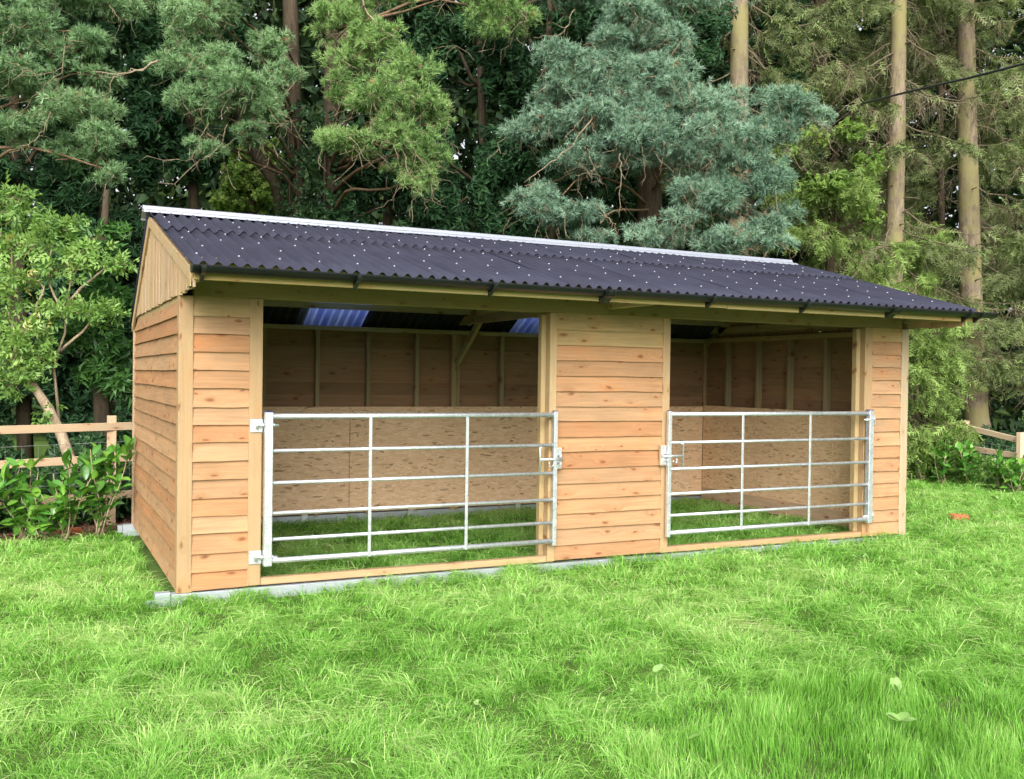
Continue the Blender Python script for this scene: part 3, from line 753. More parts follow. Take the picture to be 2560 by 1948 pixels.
# ------------------------------------------------------------------ trees
def pad(rng, c, rh, rv, n, sub=7):
    """points and outward directions in a lumpy pad of foliage"""
    c = np.asarray(c)
    S = rng.normal(size=(sub, 3)); S /= np.linalg.norm(S, axis=1, keepdims=True)
    S *= rng.uniform(.35, .8, (sub, 1)); S = S * np.array((rh, rh, rv))
    k = rng.integers(0, sub, n); Dn = rng.normal(size=(n, 3)); Dn /= np.linalg.norm(Dn, axis=1, keepdims=True)
    r = rng.random(n) ** .35; q = Dn * r[:, None] * np.array((rh, rh, rv)) * rng.uniform(.38, .62, sub)[k][:, None]
    keep = ~((Dn[:, 2] < -.35) & (rng.random(n) < .6))
    P = c + S[k] + q
    O = Dn * np.array((1, 1, .8)) + (P - c) / np.array((rh, rh, rv)) * .5 + np.array((0, 0, .45)) + rng.normal(0, .25, (n, 3))
    return P[keep], O[keep], c + S
def tree_parts(T, name, V, F, A, mat):
    off = np.array(T.location); o = new_obj(name, np_mesh(name, V - off, F, A), mat, T); o['kind'] = 'stuff'; return o
def branch_part(T, name, paths, mat, sides=5):
    off = np.array(T.location); V, F = tubes([(np.asarray(P) - off, r) for P, r in paths], sides)
    o = new_obj(name, np_mesh(name, V, F, smooth=True), mat, T)
    if len(paths) > 1: o['kind'] = 'stuff'
    return o

def pine(name, label, trunk, clusters, mat, seed, barkmat='pinebark', dens=230, tl=.10, group=None, bare=0.35, snags=()):
    rng = np.random.default_rng(seed)
    T = thing(name, trunk[0][:3], label, 'tree', group)
    tp = np.array([t[:3] for t in trunk]); tr_ = np.array([t[3] for t in trunk])
    branch_part(T, 'trunk', [(tp, tr_)], barkmat, 10)
    tmpl = [tuft_T(19, tl, .011, rng, 1.35, .45) for _ in range(4)]
    parts, limbs, twigs = [], [], []
    for (x, y, z, rh, rv) in clusters:
        rh, rv = rh * 1.12, rv * 1.1; c = np.array((x, y, z)); n = int(dens * (rh / .5) ** 1.6)
        P, O, S = pad(rng, c, rh, rv, n, 8)
        base = np.clip(rng.normal(.45, .08), .2, .7)
        ti = rng.integers(0, 4, len(P))
        for k in range(4):
            m = ti == k
            if m.sum(): parts.append(scatter(tmpl[k], P[m], O[m], rng.uniform(.75, 1.25, m.sum()), np.clip(rng.normal(base, .13, m.sum()), 0, .82) + (rng.random(m.sum()) < .012) * .6, rng, .36))
        # limb from the trunk to the pad, forks to its lumps, twigs to the tufts
        zt = np.clip(z + rng.uniform(-.6, .9), tp[:, 2].min(), tp[:, 2].max() - .1)
        tx = np.array([np.interp(zt, tp[:, 2], tp[:, 0]), np.interp(zt, tp[:, 2], tp[:, 1]), zt])
        d = np.linalg.norm(c - tx)
        limbs.append((wig(tx, c + rng.normal(0, .1, 3), 8, .07, -.05, rng), np.linspace(.014 + .006 * d, .009, 8)))
        for s in S: limbs.append((wig(c + rng.normal(0, .08, 3), s, 5, .12, 0, rng), np.linspace(.008, .004, 5)))
        for j in rng.choice(len(P), min(len(P), int(len(P) * .09)), replace=False):
            s = S[np.argmin(((S - P[j]) ** 2).sum(1))]; twigs.append((wig(s, P[j], 4, .15, 0, rng), np.linspace(.0055, .003, 4)))
        for j in range(int(9 * bare * (rh / .5))):          # dead twigs hanging under the pad
            s = S[rng.integers(len(S))] + rng.normal(0, .08, 3); e = s + np.array((rng.normal(0, .22), rng.normal(0, .2) - .08, -rng.uniform(.15, .55)))
            w = wig(s, e, 5, .2, 0, rng); twigs.append((w, np.linspace(.006, .003, 5)))
            e2 = w[2] + np.array((rng.normal(0, .15), rng.normal(0, .1), -rng.uniform(.05, .25))); twigs.append((wig(w[2], e2, 4, .2, 0, rng), np.linspace(.004, .0025, 4)))
    for pts, r0 in [(p_, r_ * .62) for p_, r_ in snags]:                                    # dead limbs standing clear of the needles
        s_ = np.array(pts, float); t_ = np.linspace(0, len(s_) - 1, 14); P = np.stack([np.interp(t_, np.arange(len(s_)), s_[:, k]) for k in range(3)], 1)
        P[1:-1] += rng.normal(0, .012, (12, 3)); twigs.append((P, np.linspace(r0, r0 * .35, 14)))
        for j in range(4, 14, 2):
            e = P[j] + np.array((rng.normal(0, .16), rng.normal(0, .1), rng.normal(-.12, .1))); twigs.append((wig(P[j], e, 5, .2, 0, rng), np.linspace(r0 * .4, .0025, 5)))
    branch_part(T, 'branches', limbs, 'pinebark', 6)
    branch_part(T, 'twigs', twigs, 'twig', 3)
    tree_parts(T, 'crown', *join(parts), mat)
    return T

pineC = [(6.64, 4.76, 6.75, 0.74, 0.40), (7.21, 4.48, 6.45, 0.40, 0.30), (6.15, 4.77, 6.17, 0.66, 0.33), (6.75, 4.25, 5.85, 0.75, 0.39), (5.79, 4.94, 5.70, 0.53, 0.28), (6.15, 4.31, 5.38, 0.68, 0.34), (7.25, 4.00, 5.60, 0.49, 0.36), (5.46, 4.87, 5.15, 0.49, 0.24), (7.84, 3.71, 5.41, 0.56, 0.31), (8.41, 3.21, 5.43, 0.48, 0.29), (8.71, 2.94, 5.22, 0.26, 0.14), (8.18, 3.31, 5.04, 0.55, 0.29), (6.68, 3.83, 4.87, 0.73, 0.35), (7.38, 3.36, 4.67, 0.69, 0.35), (5.89, 4.43, 4.65, 0.48, 0.27), (5.32, 4.92, 4.13, 0.33, 0.24), (5.62, 4.44, 3.89, 0.51, 0.27), (7.83, 3.03, 4.31, 0.53, 0.34), (7.41, 3.23, 4.05, 0.59, 0.33), (8.01, 3.04, 3.83, 0.41, 0.33), (6.91, 3.69, 3.61, 0.54, 0.23), (7.65, 3.22, 3.45, 0.60, 0.19), (6.05, 4.34, 3.59, 0.29, 0.17), (6.74, 4.83, 7.60, 1.02, 0.47), (7.72, 4.58, 7.49, 0.82, 0.48), (6.24, 5.30, 7.60, 0.89, 0.41), (7.06, 4.65, 5.50, 0.81, 0.41), (7.44, 4.11, 4.30, 0.40, 0.27)]
pineT = [(7.780, 5.450, 0.250), (7.740, 5.400, 3.160), (7.600, 5.390, 6.030), (7.480, 5.500, 9.280), (7.490, 5.520, 11.800)]
pine('pine_tree', 'blue-green pine with layered bushy branches reaching down to the roof ridge', [(*p, r) for p, r in zip(pineT, (.24, .21, .18, .13, .07))], pineC, 'pineC', 21, 'darkbark', dens=330, bare=.8, snags=[([(5.830, 4.020, 5.130), (5.530, 4.050, 4.690), (5.180, 4.110, 4.390), (4.900, 4.240, 4.170)], .022), ([(6.050, 3.680, 4.580), (6.030, 3.630, 4.140), (5.990, 3.590, 3.720)], .016), ([(5.650, 3.880, 4.640), (5.730, 3.780, 4.320), (5.790, 3.690, 4.130)], .014), ([(5.800, 4.040, 5.440), (5.670, 3.990, 5.100), (5.420, 4.110, 4.780)], .014), ([(5.790, 4.510, 6.710), (5.600, 4.480, 6.320), (5.230, 4.670, 6.280)], .014), ([(6.810, 3.300, 4.040), (6.950, 3.230, 3.730), (6.840, 3.170, 3.470)], .010), ([(5.810, 3.900, 3.920), (5.960, 3.720, 3.660), (6.010, 3.690, 3.570)], .018)])
pineA = [(-1.16, 6.80, 6.09, 0.60, 0.36), (-0.62, 6.75, 5.86, 0.55, 0.32), (-1.05, 6.62, 5.28, 0.56, 0.28), (-0.23, 6.67, 5.47, 0.34, 0.20), (-0.54, 6.37, 4.93, 0.56, 0.27), (-0.13, 6.27, 4.58, 0.37, 0.23), (-1.13, 6.76, 4.65, 0.36, 0.24), (-0.53, 6.69, 4.44, 0.36, 0.18), (-0.11, 6.26, 4.13, 0.24, 0.14), (-0.87, 6.89, 6.80, 0.85, 0.36), (-1.77, 6.98, 5.60, 0.59, 0.47), (-0.08, 6.94, 6.72, 0.63, 0.31)]
pineAT = [(-2.090, 8.280, -0.370), (-2.160, 8.250, 2.840), (-2.060, 8.230, 5.400), (-2.030, 8.260, 8.600), (-1.980, 8.260, 10.520)]
pine('pine_tree', 'grey-green pine with drooping branches above the light green elder bush', [(*p, r) for p, r in zip(pineAT, (.22, .2, .17, .12, .07))], pineA, 'pineA', 22, dens=300, snags=[([(-1.430, 6.250, 5.410), (-1.120, 6.100, 5.320), (-0.920, 6.000, 5.220)], .02), ([(-0.610, 5.960, 5.600), (-0.640, 5.860, 5.280), (-0.870, 5.970, 5.050), (-1.170, 6.110, 4.650)], .014), ([(-0.760, 6.030, 4.790), (-0.910, 5.980, 4.420), (-1.220, 6.020, 4.230)], .014), ([(0.480, 5.990, 5.600), (0.310, 5.960, 5.460), (0.080, 5.950, 5.360), (-0.290, 6.030, 5.350)], .03), ([(-0.100, 6.170, 6.270), (0.000, 6.000, 6.060), (0.150, 5.820, 6.000)], .01)])
pineB = [(1.22, 6.52, 6.35, 0.60, 0.33), (1.04, 6.50, 5.83, 0.60, 0.29), (1.44, 6.18, 5.43, 0.66, 0.33), (1.11, 6.34, 5.21, 0.44, 0.25), (1.80, 6.11, 5.18, 0.41, 0.28), (1.70, 6.04, 4.84, 0.33, 0.19), (2.09, 6.32, 6.17, 0.34, 0.26), (1.39, 6.67, 7.03, 0.90, 0.39), (2.13, 6.18, 5.69, 0.26, 0.17), (1.11, 6.33, 4.65, 0.31, 0.11)]
pineB2 = [(2.84, 5.84, 6.47, 0.48, 0.32), (3.16, 5.46, 6.02, 0.57, 0.29), (3.54, 5.04, 5.65, 0.40, 0.32), (3.29, 5.05, 5.25, 0.62, 0.30), (3.80, 4.91, 5.07, 0.25, 0.32), (2.85, 5.60, 5.48, 0.32, 0.21), (2.88, 5.24, 4.69, 0.49, 0.18), (3.32, 4.92, 4.76, 0.46, 0.29), (3.77, 4.80, 4.52, 0.26, 0.27), (3.63, 4.87, 4.18, 0.23, 0.17), (3.46, 4.95, 4.42, 0.31, 0.18), (3.01, 5.88, 7.12, 0.84, 0.32), (5.00, 5.23, 6.68, 0.49, 0.28), (4.88, 5.63, 7.05, 0.61, 0.27)]
pineBT = [(3.000, 8.690, 0.100), (2.940, 8.660, 4.310), (2.850, 8.620, 6.190), (2.770, 8.690, 8.460), (2.690, 8.780, 12.250)]
pine('pine_tree', 'grey-green pine left of the roof ridge with a tall straight ivy-clad trunk', [(*p, r) for p, r in zip(pineBT, (.16, .145, .13, .12, .07))], pineB, 'pineA', 23, 'darkbark', dens=320, bare=.9, snags=[([(1.120, 6.000, 4.880), (1.000, 5.940, 4.670), (0.970, 5.950, 4.490), (0.820, 5.910, 4.320)], .012), ([(1.340, 5.890, 4.860), (1.270, 5.810, 4.590), (1.040, 5.810, 4.350)], .012), ([(1.740, 5.800, 4.920), (2.000, 5.560, 4.870), (2.160, 5.480, 4.940)], .012)])
pineB2T = [(3.620, 8.820, 0.080), (3.550, 8.810, 4.390), (3.500, 8.640, 6.670), (3.500, 8.340, 9.230), (3.540, 8.360, 12.270)]
pine('pine_tree', 'yellow-green pine with one big rounded drooping bough over the roof', [(*p, r) for p, r in zip(pineB2T, (.15, .14, .13, .12, .07))], pineB2, 'pineB', 24, 'darkbark', dens=330, bare=1.0, snags=[([(2.950, 5.460, 6.830), (3.040, 5.300, 6.480), (3.200, 5.100, 6.170), (3.310, 4.940, 6.050)], .04), ([(3.360, 4.670, 4.480), (3.410, 4.530, 4.160), (3.520, 4.470, 3.920), (3.630, 4.420, 3.710)], .012), ([(3.060, 4.930, 4.860), (2.870, 4.910, 4.470), (2.770, 4.960, 4.350)], .011), ([(2.870, 5.140, 5.220), (2.790, 5.060, 4.970), (2.550, 5.180, 4.790)], .010)])

def evergreen(name, label, base, h, lumps, seed, mat='ever', L=.115, Wd=.042, dens=420, lean=(0, 0), tr=.12):
    rng = np.random.default_rng(seed)
    T = thing(name, base, label, 'tree')
    b = np.array(base); top = b + np.array((lean[0], lean[1], h))
    tp = wig(b - (0, 0, .1), top, 7, .03, 0, rng); branch_part(T, 'trunk', [(tp, np.linspace(tr, tr * .3, 7))], 'darkbark', 8)
    tm = [rosette_T(7, L * 1.05, Wd * 1.1, rng, 1.9, .5) for _ in range(4)]
    parts, limbs = [], []
    for (x, y, z, rh, rv) in lumps:
        n = int(dens * (.55 if z > 8.4 else 1) * (rh * rh + 2 * rh * rv) * 1.3)
        c = np.array((x, y, z)); P, O, S = pad(rng, c, rh, rv, n, 12)
        O = O * np.array((1, 1, .25)) + np.array((0, 0, .05)); ti = rng.integers(0, 4, len(P))
        base_v = rng.uniform(.35, .65)
        for k in range(4):
            m = ti == k
            if m.sum(): parts.append(scatter(tm[k], P[m], O[m], rng.uniform(.7, 1.3, m.sum()), np.clip(rng.normal(base_v, .2, m.sum()), 0, 1), rng))
        zt = np.clip(z - rh * .5, b[2] + .4, top[2] - .2); f = (zt - b[2]) / h
        i = min(6, int(round(f * 6))); limbs.append((wig(tp[i], c, 6, .1, 0, rng), np.linspace(.04, .012, 6)))
        for s in S[:5]: limbs.append((wig(c, s, 4, .15, 0, rng), np.linspace(.014, .006, 4)))
    branch_part(T, 'branches', limbs, 'darkbark', 5)
    tree_parts(T, 'crown', *join(parts), mat)
    return T
def lump_column(x, d, y0, y1, rx, seed, step=150):
    rng = np.random.default_rng(seed); out = []
    y = y0
    while y < y1:
        for sx in (-.5, .5): out.append((x + sx * rx + rng.uniform(-.3, .3) * rx, y + rng.uniform(-40, 40), d + rng.uniform(-.5, .5)))
        y += step
    return out
# dark evergreens standing close together behind the shelter
EV_T = [
    ((-1.000, 8.760, -0.113), 9.5, [(-1.40, 8.25, 9.09, 0.62, 0.41), (-0.65, 9.05, 9.92, 0.54, 0.40), (-1.50, 9.33, 8.91, 0.64, 0.59), (-0.46, 7.78, 8.37, 0.61, 0.49), (-1.53, 9.06, 7.74, 0.74, 0.39), (-0.44, 7.71, 7.47, 0.71, 0.53), (-1.44, 8.41, 6.69, 0.62, 0.45), (-0.66, 8.64, 6.40, 0.60, 0.41), (-1.57, 9.20, 5.70, 0.58, 0.45), (-0.56, 8.87, 5.95, 0.59, 0.39), (-1.71, 8.76, 4.85, 0.60, 0.56), (-0.37, 8.45, 5.11, 0.58, 0.53), (-1.43, 8.26, 4.31, 0.55, 0.49), (-0.49, 7.91, 4.24, 0.59, 0.52), (-1.57, 8.94, 3.50, 0.61, 0.52), (-0.38, 7.79, 3.34, 0.67, 0.52), (-1.42, 8.69, 2.74, 0.61, 0.48), (-0.36, 8.10, 3.08, 0.60, 0.37), (-1.47, 9.33, 2.00, 0.77, 0.45), (-0.70, 7.83, 2.05, 0.53, 0.44), (-1.33, 8.36, 1.34, 0.53, 0.47), (-0.56, 8.01, 1.52, 0.52, 0.54), (-1.52, 8.55, 1.10, 0.50, 0.41), (-0.34, 8.36, 0.60, 0.64, 0.47)], 'dark evergreen above the elder bush at the left of the wood'),
    ((0.200, 8.620, -0.103), 9.5, [(-0.17, 8.76, 9.95, 0.64, 0.47), (0.56, 7.67, 9.49, 0.58, 0.51), (-0.52, 8.25, 8.71, 0.48, 0.41), (0.41, 8.18, 8.62, 0.64, 0.45), (-0.35, 8.55, 7.53, 0.62, 0.57), (0.67, 8.66, 7.99, 0.66, 0.44), (-0.30, 8.66, 6.52, 0.57, 0.45), (0.40, 8.74, 7.09, 0.59, 0.49), (-0.48, 9.03, 5.97, 0.57, 0.52), (0.54, 7.94, 5.82, 0.55, 0.50), (-0.26, 8.93, 5.16, 0.50, 0.60), (0.68, 7.61, 5.22, 0.53, 0.42), (-0.48, 8.96, 4.67, 0.66, 0.42), (0.46, 8.27, 4.76, 0.49, 0.52), (-0.24, 9.12, 3.84, 0.53, 0.50), (0.43, 8.05, 3.58, 0.50, 0.42), (-0.46, 8.08, 2.70, 0.51, 0.40), (0.44, 8.84, 3.26, 0.57, 0.53), (-0.14, 8.04, 2.42, 0.57, 0.56), (0.74, 8.25, 2.37, 0.63, 0.45), (-0.27, 8.56, 1.80, 0.62, 0.55), (0.53, 8.08, 1.29, 0.53, 0.56), (-0.33, 8.27, 0.93, 0.46, 0.43), (0.38, 7.83, 0.83, 0.54, 0.38)], 'dark evergreen just left of the gable peak'),
    ((1.240, 8.780, -0.094), 9.5, [(0.82, 8.36, 10.13, 0.50, 0.59), (1.57, 8.99, 10.21, 0.45, 0.43), (0.84, 9.29, 9.42, 0.55, 0.46), (1.69, 8.28, 9.29, 0.54, 0.43), (0.81, 8.71, 7.80, 0.47, 0.47), (1.49, 8.40, 7.83, 0.60, 0.47), (0.57, 8.98, 6.99, 0.64, 0.51), (1.56, 8.20, 6.78, 0.60, 0.45), (0.93, 9.07, 6.22, 0.66, 0.44), (1.55, 8.44, 6.16, 0.63, 0.43), (0.68, 9.19, 5.55, 0.62, 0.49), (1.32, 8.14, 4.97, 0.63, 0.53), (1.40, 8.56, 3.59, 0.49, 0.46), (0.66, 8.90, 2.78, 0.52, 0.52), (1.42, 7.93, 2.91, 0.63, 0.51)], 'dark evergreen behind the left end of the ridge'),
    ((4.590, 8.910, -0.066), 9.5, [(4.05, 8.75, 10.82, 0.54, 0.59), (4.64, 8.36, 10.89, 0.44, 0.57), (3.98, 9.30, 9.70, 0.58, 0.50), (5.07, 8.62, 9.66, 0.62, 0.52), (4.06, 9.03, 8.99, 0.59, 0.57), (4.87, 8.37, 8.91, 0.48, 0.67), (3.79, 8.56, 7.61, 0.49, 0.56), (4.95, 9.12, 7.86, 0.49, 0.65), (4.21, 8.93, 6.70, 0.45, 0.52), (4.81, 8.57, 6.48, 0.60, 0.65), (3.85, 8.71, 5.44, 0.62, 0.46), (4.82, 8.21, 5.51, 0.64, 0.44), (4.03, 8.99, 4.94, 0.61, 0.57), (4.66, 8.28, 4.81, 0.56, 0.65), (3.80, 8.67, 4.18, 0.50, 0.54), (4.81, 8.07, 3.85, 0.43, 0.64), (4.06, 9.21, 3.33, 0.54, 0.50), (4.89, 8.10, 3.46, 0.46, 0.55)], 'dark evergreen in the shadow under the yellow-green pine bough'),
    ((5.420, 7.170, -0.059), 9.5, [(5.13, 7.52, 10.36, 0.62, 0.51), (5.68, 7.11, 10.57, 0.45, 0.42), (4.89, 7.75, 9.21, 0.56, 0.55), (5.41, 6.59, 9.45, 0.46, 0.50), (4.66, 7.04, 7.92, 0.50, 0.48), (5.80, 7.14, 8.00, 0.47, 0.61), (4.93, 7.31, 7.08, 0.54, 0.43), (6.03, 7.13, 7.09, 0.54, 0.52), (4.80, 7.68, 6.62, 0.65, 0.57), (5.49, 6.43, 6.48, 0.53, 0.53), (4.70, 6.82, 5.13, 0.43, 0.41), (5.61, 6.52, 5.21, 0.45, 0.58), (5.04, 7.58, 4.65, 0.46, 0.53), (5.58, 6.74, 4.54, 0.52, 0.61), (4.96, 7.05, 4.24, 0.50, 0.44), (5.68, 6.90, 4.17, 0.52, 0.56), (4.77, 7.19, 3.04, 0.58, 0.50), (5.76, 7.28, 3.02, 0.52, 0.49)], 'tall dark ivy-leaved evergreen between the yellow-green and the blue-green pines'),
    ((6.670, 6.780, -0.048), 9.5, [(6.06, 7.08, 10.83, 0.50, 0.53), (6.80, 6.52, 10.42, 0.42, 0.62), (6.04, 6.87, 9.44, 0.47, 0.60), (6.50, 6.21, 9.32, 0.50, 0.48), (6.23, 6.82, 8.54, 0.56, 0.51), (6.89, 6.41, 8.60, 0.51, 0.51), (5.83, 6.80, 7.43, 0.51, 0.51), (6.88, 6.82, 7.38, 0.56, 0.61), (5.95, 7.01, 6.51, 0.52, 0.60), (7.03, 6.47, 6.29, 0.43, 0.64), (6.07, 6.67, 5.71, 0.59, 0.63), (6.74, 6.21, 5.82, 0.56, 0.55), (6.04, 6.38, 4.69, 0.59, 0.58), (7.02, 6.90, 4.67, 0.43, 0.46), (6.05, 6.40, 4.12, 0.47, 0.41), (6.90, 6.84, 4.02, 0.55, 0.46), (6.27, 7.10, 3.19, 0.56, 0.47), (6.85, 6.39, 3.24, 0.44, 0.47)], 'dark evergreen half hidden by the left side of the blue-green pine'),
    ((8.740, 6.880, -0.031), 10.0, [(8.00, 6.98, 11.11, 0.76, 0.62), (8.78, 6.67, 11.09, 0.88, 0.45), (7.78, 6.68, 9.72, 0.61, 0.55), (9.13, 7.08, 10.32, 0.67, 0.58), (7.82, 7.19, 8.40, 0.70, 0.64), (9.50, 6.82, 8.68, 0.87, 0.49), (7.55, 6.82, 7.24, 0.60, 0.50), (9.09, 6.40, 7.66, 0.76, 0.49), (8.48, 7.41, 6.81, 0.77, 0.63), (8.95, 6.47, 6.97, 0.67, 0.47), (8.02, 6.85, 5.64, 0.63, 0.47), (9.32, 6.45, 5.92, 0.76, 0.51), (7.95, 6.87, 5.12, 0.77, 0.61), (8.79, 6.09, 5.21, 0.66, 0.44), (7.93, 7.40, 3.95, 0.83, 0.59), (8.97, 6.59, 4.32, 0.78, 0.65), (8.01, 7.48, 3.73, 0.63, 0.64), (9.06, 6.72, 3.17, 0.62, 0.65)], 'dark evergreen wholly backing the blue-green pine'),
    ((11.470, 7.440, -0.008), 10.0, [(10.49, 7.51, 12.01, 0.63, 0.72), (11.67, 7.30, 11.98, 0.74, 0.62), (10.54, 7.89, 11.19, 0.86, 0.67), (11.40, 6.72, 10.77, 0.60, 0.62), (10.40, 7.74, 9.59, 0.74, 0.73), (11.64, 7.16, 9.14, 0.66, 0.61), (10.37, 7.65, 8.44, 0.57, 0.69), (11.78, 6.98, 8.20, 0.71, 0.71), (10.40, 7.60, 7.07, 0.58, 0.61), (11.94, 7.35, 7.18, 0.82, 0.75), (10.53, 7.10, 5.86, 0.66, 0.56), (11.68, 7.02, 6.67, 0.63, 0.59), (10.99, 7.72, 5.49, 0.78, 0.50), (11.64, 6.70, 5.72, 0.66, 0.64), (11.07, 7.74, 4.16, 0.81, 0.66), (11.70, 6.59, 4.08, 0.65, 0.64), (10.73, 7.22, 3.88, 0.64, 0.62), (12.00, 7.34, 3.74, 0.78, 0.63)], 'dark evergreen behind the mossy spruce trunk')]
for i, (base, h, lumps, label) in enumerate(EV_T):
    evergreen('evergreen_tree', label, base, h, lumps, 40 + i, dens=245)

# a sunlit leafy shrub seen deep between the trunks
evergreen('leafy_shrub', 'yellow-green leafy shrub glowing in the dark gap behind the leaning trunk', (2.860, 11.880, 0.740), 6.0, [(2.63, 11.83, 5.47, 0.53, 0.53), (3.20, 11.77, 5.16, 0.50, 0.54), (2.51, 12.11, 4.97, 0.54, 0.45), (3.03, 12.09, 5.92, 0.46, 0.36)], 71, 'lime', .09, .06, 200)
# bare leaning trunk
rng0 = np.random.default_rng(77)
tt = thing('leaning_tree', (3.140, 9.290, 0.850), 'dark bare trunk leaning towards the pine boughs behind the ridge', 'tree')
branch_part(tt, 'trunk', [(np.array([(3.140, 9.290, 0.850), (2.820, 9.050, 4.130), (2.710, 9.000, 4.730), (2.410, 9.040, 5.130), (2.180, 9.050, 5.520), (1.950, 9.060, 6.100)]), (.15, .13, .12, .11, .09, .06))], 'darkbark', 8)
branch_part(tt, 'branch', [(wig((2.410, 9.040, 5.130), (1.940, 8.940, 5.240), 5, .1), (.035, .03, .025, .02, .012)), (wig((2.180, 9.050, 5.520), (2.360, 8.860, 6.180), 5, .1), (.03, .03, .025, .02, .012))], 'darkbark', 6)

# ivy on the straight trunks
def ivy(name, label, pts, r, n, seed, mat='under'):
    rng = np.random.default_rng(seed); pts = np.array(pts)
    T = thing(name, pts[0], label, 'ivy')
    tm = [rosette_T(4, .06, .055, rng, 1.5, .2) for _ in range(3)]
    t = rng.random(n) * (len(pts) - 1); i = np.minimum(t.astype(int), len(pts) - 2); f = (t - i)[:, None]
    c = pts[i] * (1 - f) + pts[i + 1] * f; a = rng.random(n) * 6.283
    O = np.stack([np.cos(a), np.sin(a), np.full(n, -.3)], -1); rr = r * rng.uniform(.7, 1.7, n)[:, None]
    P = c + O * np.array((1, 1, 0)) * rr
    parts = [scatter(tm[k], P[k::3], O[k::3], rng.uniform(.6, 1.3, len(P[k::3])), rng.uniform(0, .8, len(P[k::3])), rng) for k in range(3)]
    tree_parts(T, 'leaves', *join(parts), mat)
    branch_part(T, 'stem', [(pts + np.array((-.7, -.7, 0)) * r * .9, .018)], 'darkbark', 5)
ivy('ivy', 'ivy clothing the straight pine trunk above the roof ridge', [(2.950, 8.640, 3.470), (2.940, 8.660, 4.310), (2.860, 8.610, 5.960)], .22, 900, 81)
ivy('ivy', 'ivy clothing the slim trunk under the yellow-green pine bough', [(3.570, 8.790, 3.530), (3.550, 8.810, 4.390), (3.510, 8.620, 5.900)], .24, 900, 82)

def spruce(name, label, trunk, z0, z1, seed, reach=2.2, mat='spruce', nb=70, dead=.5, extra=(), front=.8, bark='sprucebark'):
    rng = np.random.default_rng(seed)
    T = thing(name, trunk[0][:3], label, 'tree')
    tp = np.array([t[:3] for t in trunk]); tr_ = np.array([t[3] for t in trunk])
    branch_part(T, 'trunk', [(tp, tr_)], bark, 14)
    sp = []
    for z in np.arange(max(1.2, tp[0, 2] + .5), z1, .17):
        az = rng.random() * 6.283; c = np.array([np.interp(z, tp[:, 2], tp[:, 0]), np.interp(z, tp[:, 2], tp[:, 1]), z]); r = np.interp(z, tp[:, 2], tr_)
        u = np.array((math.cos(az), math.sin(az), rng.uniform(-.2, .5))); sp.append((np.array([c + u * r * .85, c + u * (r + .05), c + u * (r + rng.uniform(.06, .3)) + (0, 0, -.02)]), (.014, .011, .006)))
    branch_part(T, 'branch_stubs', sp, 'sprucetwig', 5)
    tm = [frond_T(11, .30, rng, .024, .11) for _ in range(5)]
    br, tw, parts = [], [], []
    zs = np.linspace(z0, z1, nb)
    jobs = [(z, -2.03 + rng.uniform(front, 6.283 - front), reach * rng.uniform(.6, 1.15), rng.uniform(-.05, .25)) for z in zs] + list(extra)
    for z, az, L, dr in jobs:
        s = np.array([np.interp(z, tp[:, 2], tp[:, 0]), np.interp(z, tp[:, 2], tp[:, 1]), z])
        u = np.array((math.cos(az), math.sin(az), 0)); n = 9; t = np.linspace(0, 1, n)
        P = s + u * (L * t)[:, None]; P[:, 2] += -L * dr * t - L * .22 * np.sin(t * 2.6) + L * .12 * t ** 3
        P[1:] += rng.normal(0, .03, (n - 1, 3)); br.append((P, np.linspace(.017, .004, n)))
        side = np.array((-u[1], u[0], 0))
        isdead = rng.random() < dead * .5
        m = int(L * (36 if not isdead else 9))
        ft = .18 + .82 * rng.random(m) ** .8; i = ft * (n - 1); k = np.minimum(i.astype(int), n - 2); q = (i - k)[:, None]
        c = P[k] * (1 - q) + P[k + 1] * q; sg = rng.choice((-1., 1.), m)[:, None]
        ln = rng.uniform(.1, .55, m) * (1.15 - .6 * ft) 
        Dv = u * .45 + side * sg * rng.uniform(.3, 1, (m, 1)) + np.array((0, 0, -1)) * rng.uniform(.1, 1.2, (m, 1))
        Dv /= np.linalg.norm(Dv, axis=1, keepdims=True)
        for rep in range(2 if not isdead else 1):
            pos = c + Dv * (ln * rep * .5)[:, None] + rng.normal(0, .02, c.shape)
            D2 = Dv + np.array((0, 0, -.25 * rep)) + rng.normal(0, .3, Dv.shape)
            ti = rng.integers(0, 5, m); val = np.clip(rng.normal(.42, .2, m), 0, .85)
            for kk in range(5):
                w = ti == kk
                if w.sum(): parts.append(scatter(tm[kk], pos[w], D2[w], rng.uniform(.6, 1.15, w.sum()), val[w], rng, .2))
        nd = int(L * (4 if not isdead else 18))
        for _ in range(nd):
            f = rng.uniform(.1, 1); a = P[min(n - 1, int(f * (n - 1)))]; e = a + u * rng.uniform(-.1, .25) + side * rng.normal(0, .25) + np.array((0, 0, -rng.uniform(.1, .6)))
            tw.append((wig(a, e, 4, .15, 0, rng), np.linspace(.004, .002, 4)))
    branch_part(T, 'branches', br, 'sprucetwig', 5); branch_part(T, 'twigs', tw, 'twig', 3)
    tree_parts(T, 'crown', *join(parts), mat)
    return T
s1 = [(10.210, 6.260, 0.120), (10.110, 6.260, 4.990), (10.040, 6.220, 7.390), (10.040, 6.270, 10.610), (10.030, 6.310, 13.840)]
spruce('spruce_tree', 'spruce trunk rising out of the blue-green pine crown, olive moss on its bark', [(*p, r) for p, r in zip(s1, (.19, .175, .16, .14, .1))], 5.2, 12, 51, 2.4, nb=46)
s2 = [(12.490, 4.920, 0.170), (12.410, 4.900, 3.710), (12.360, 4.840, 6.160), (12.300, 4.800, 8.910), (12.310, 4.850, 12.870)]
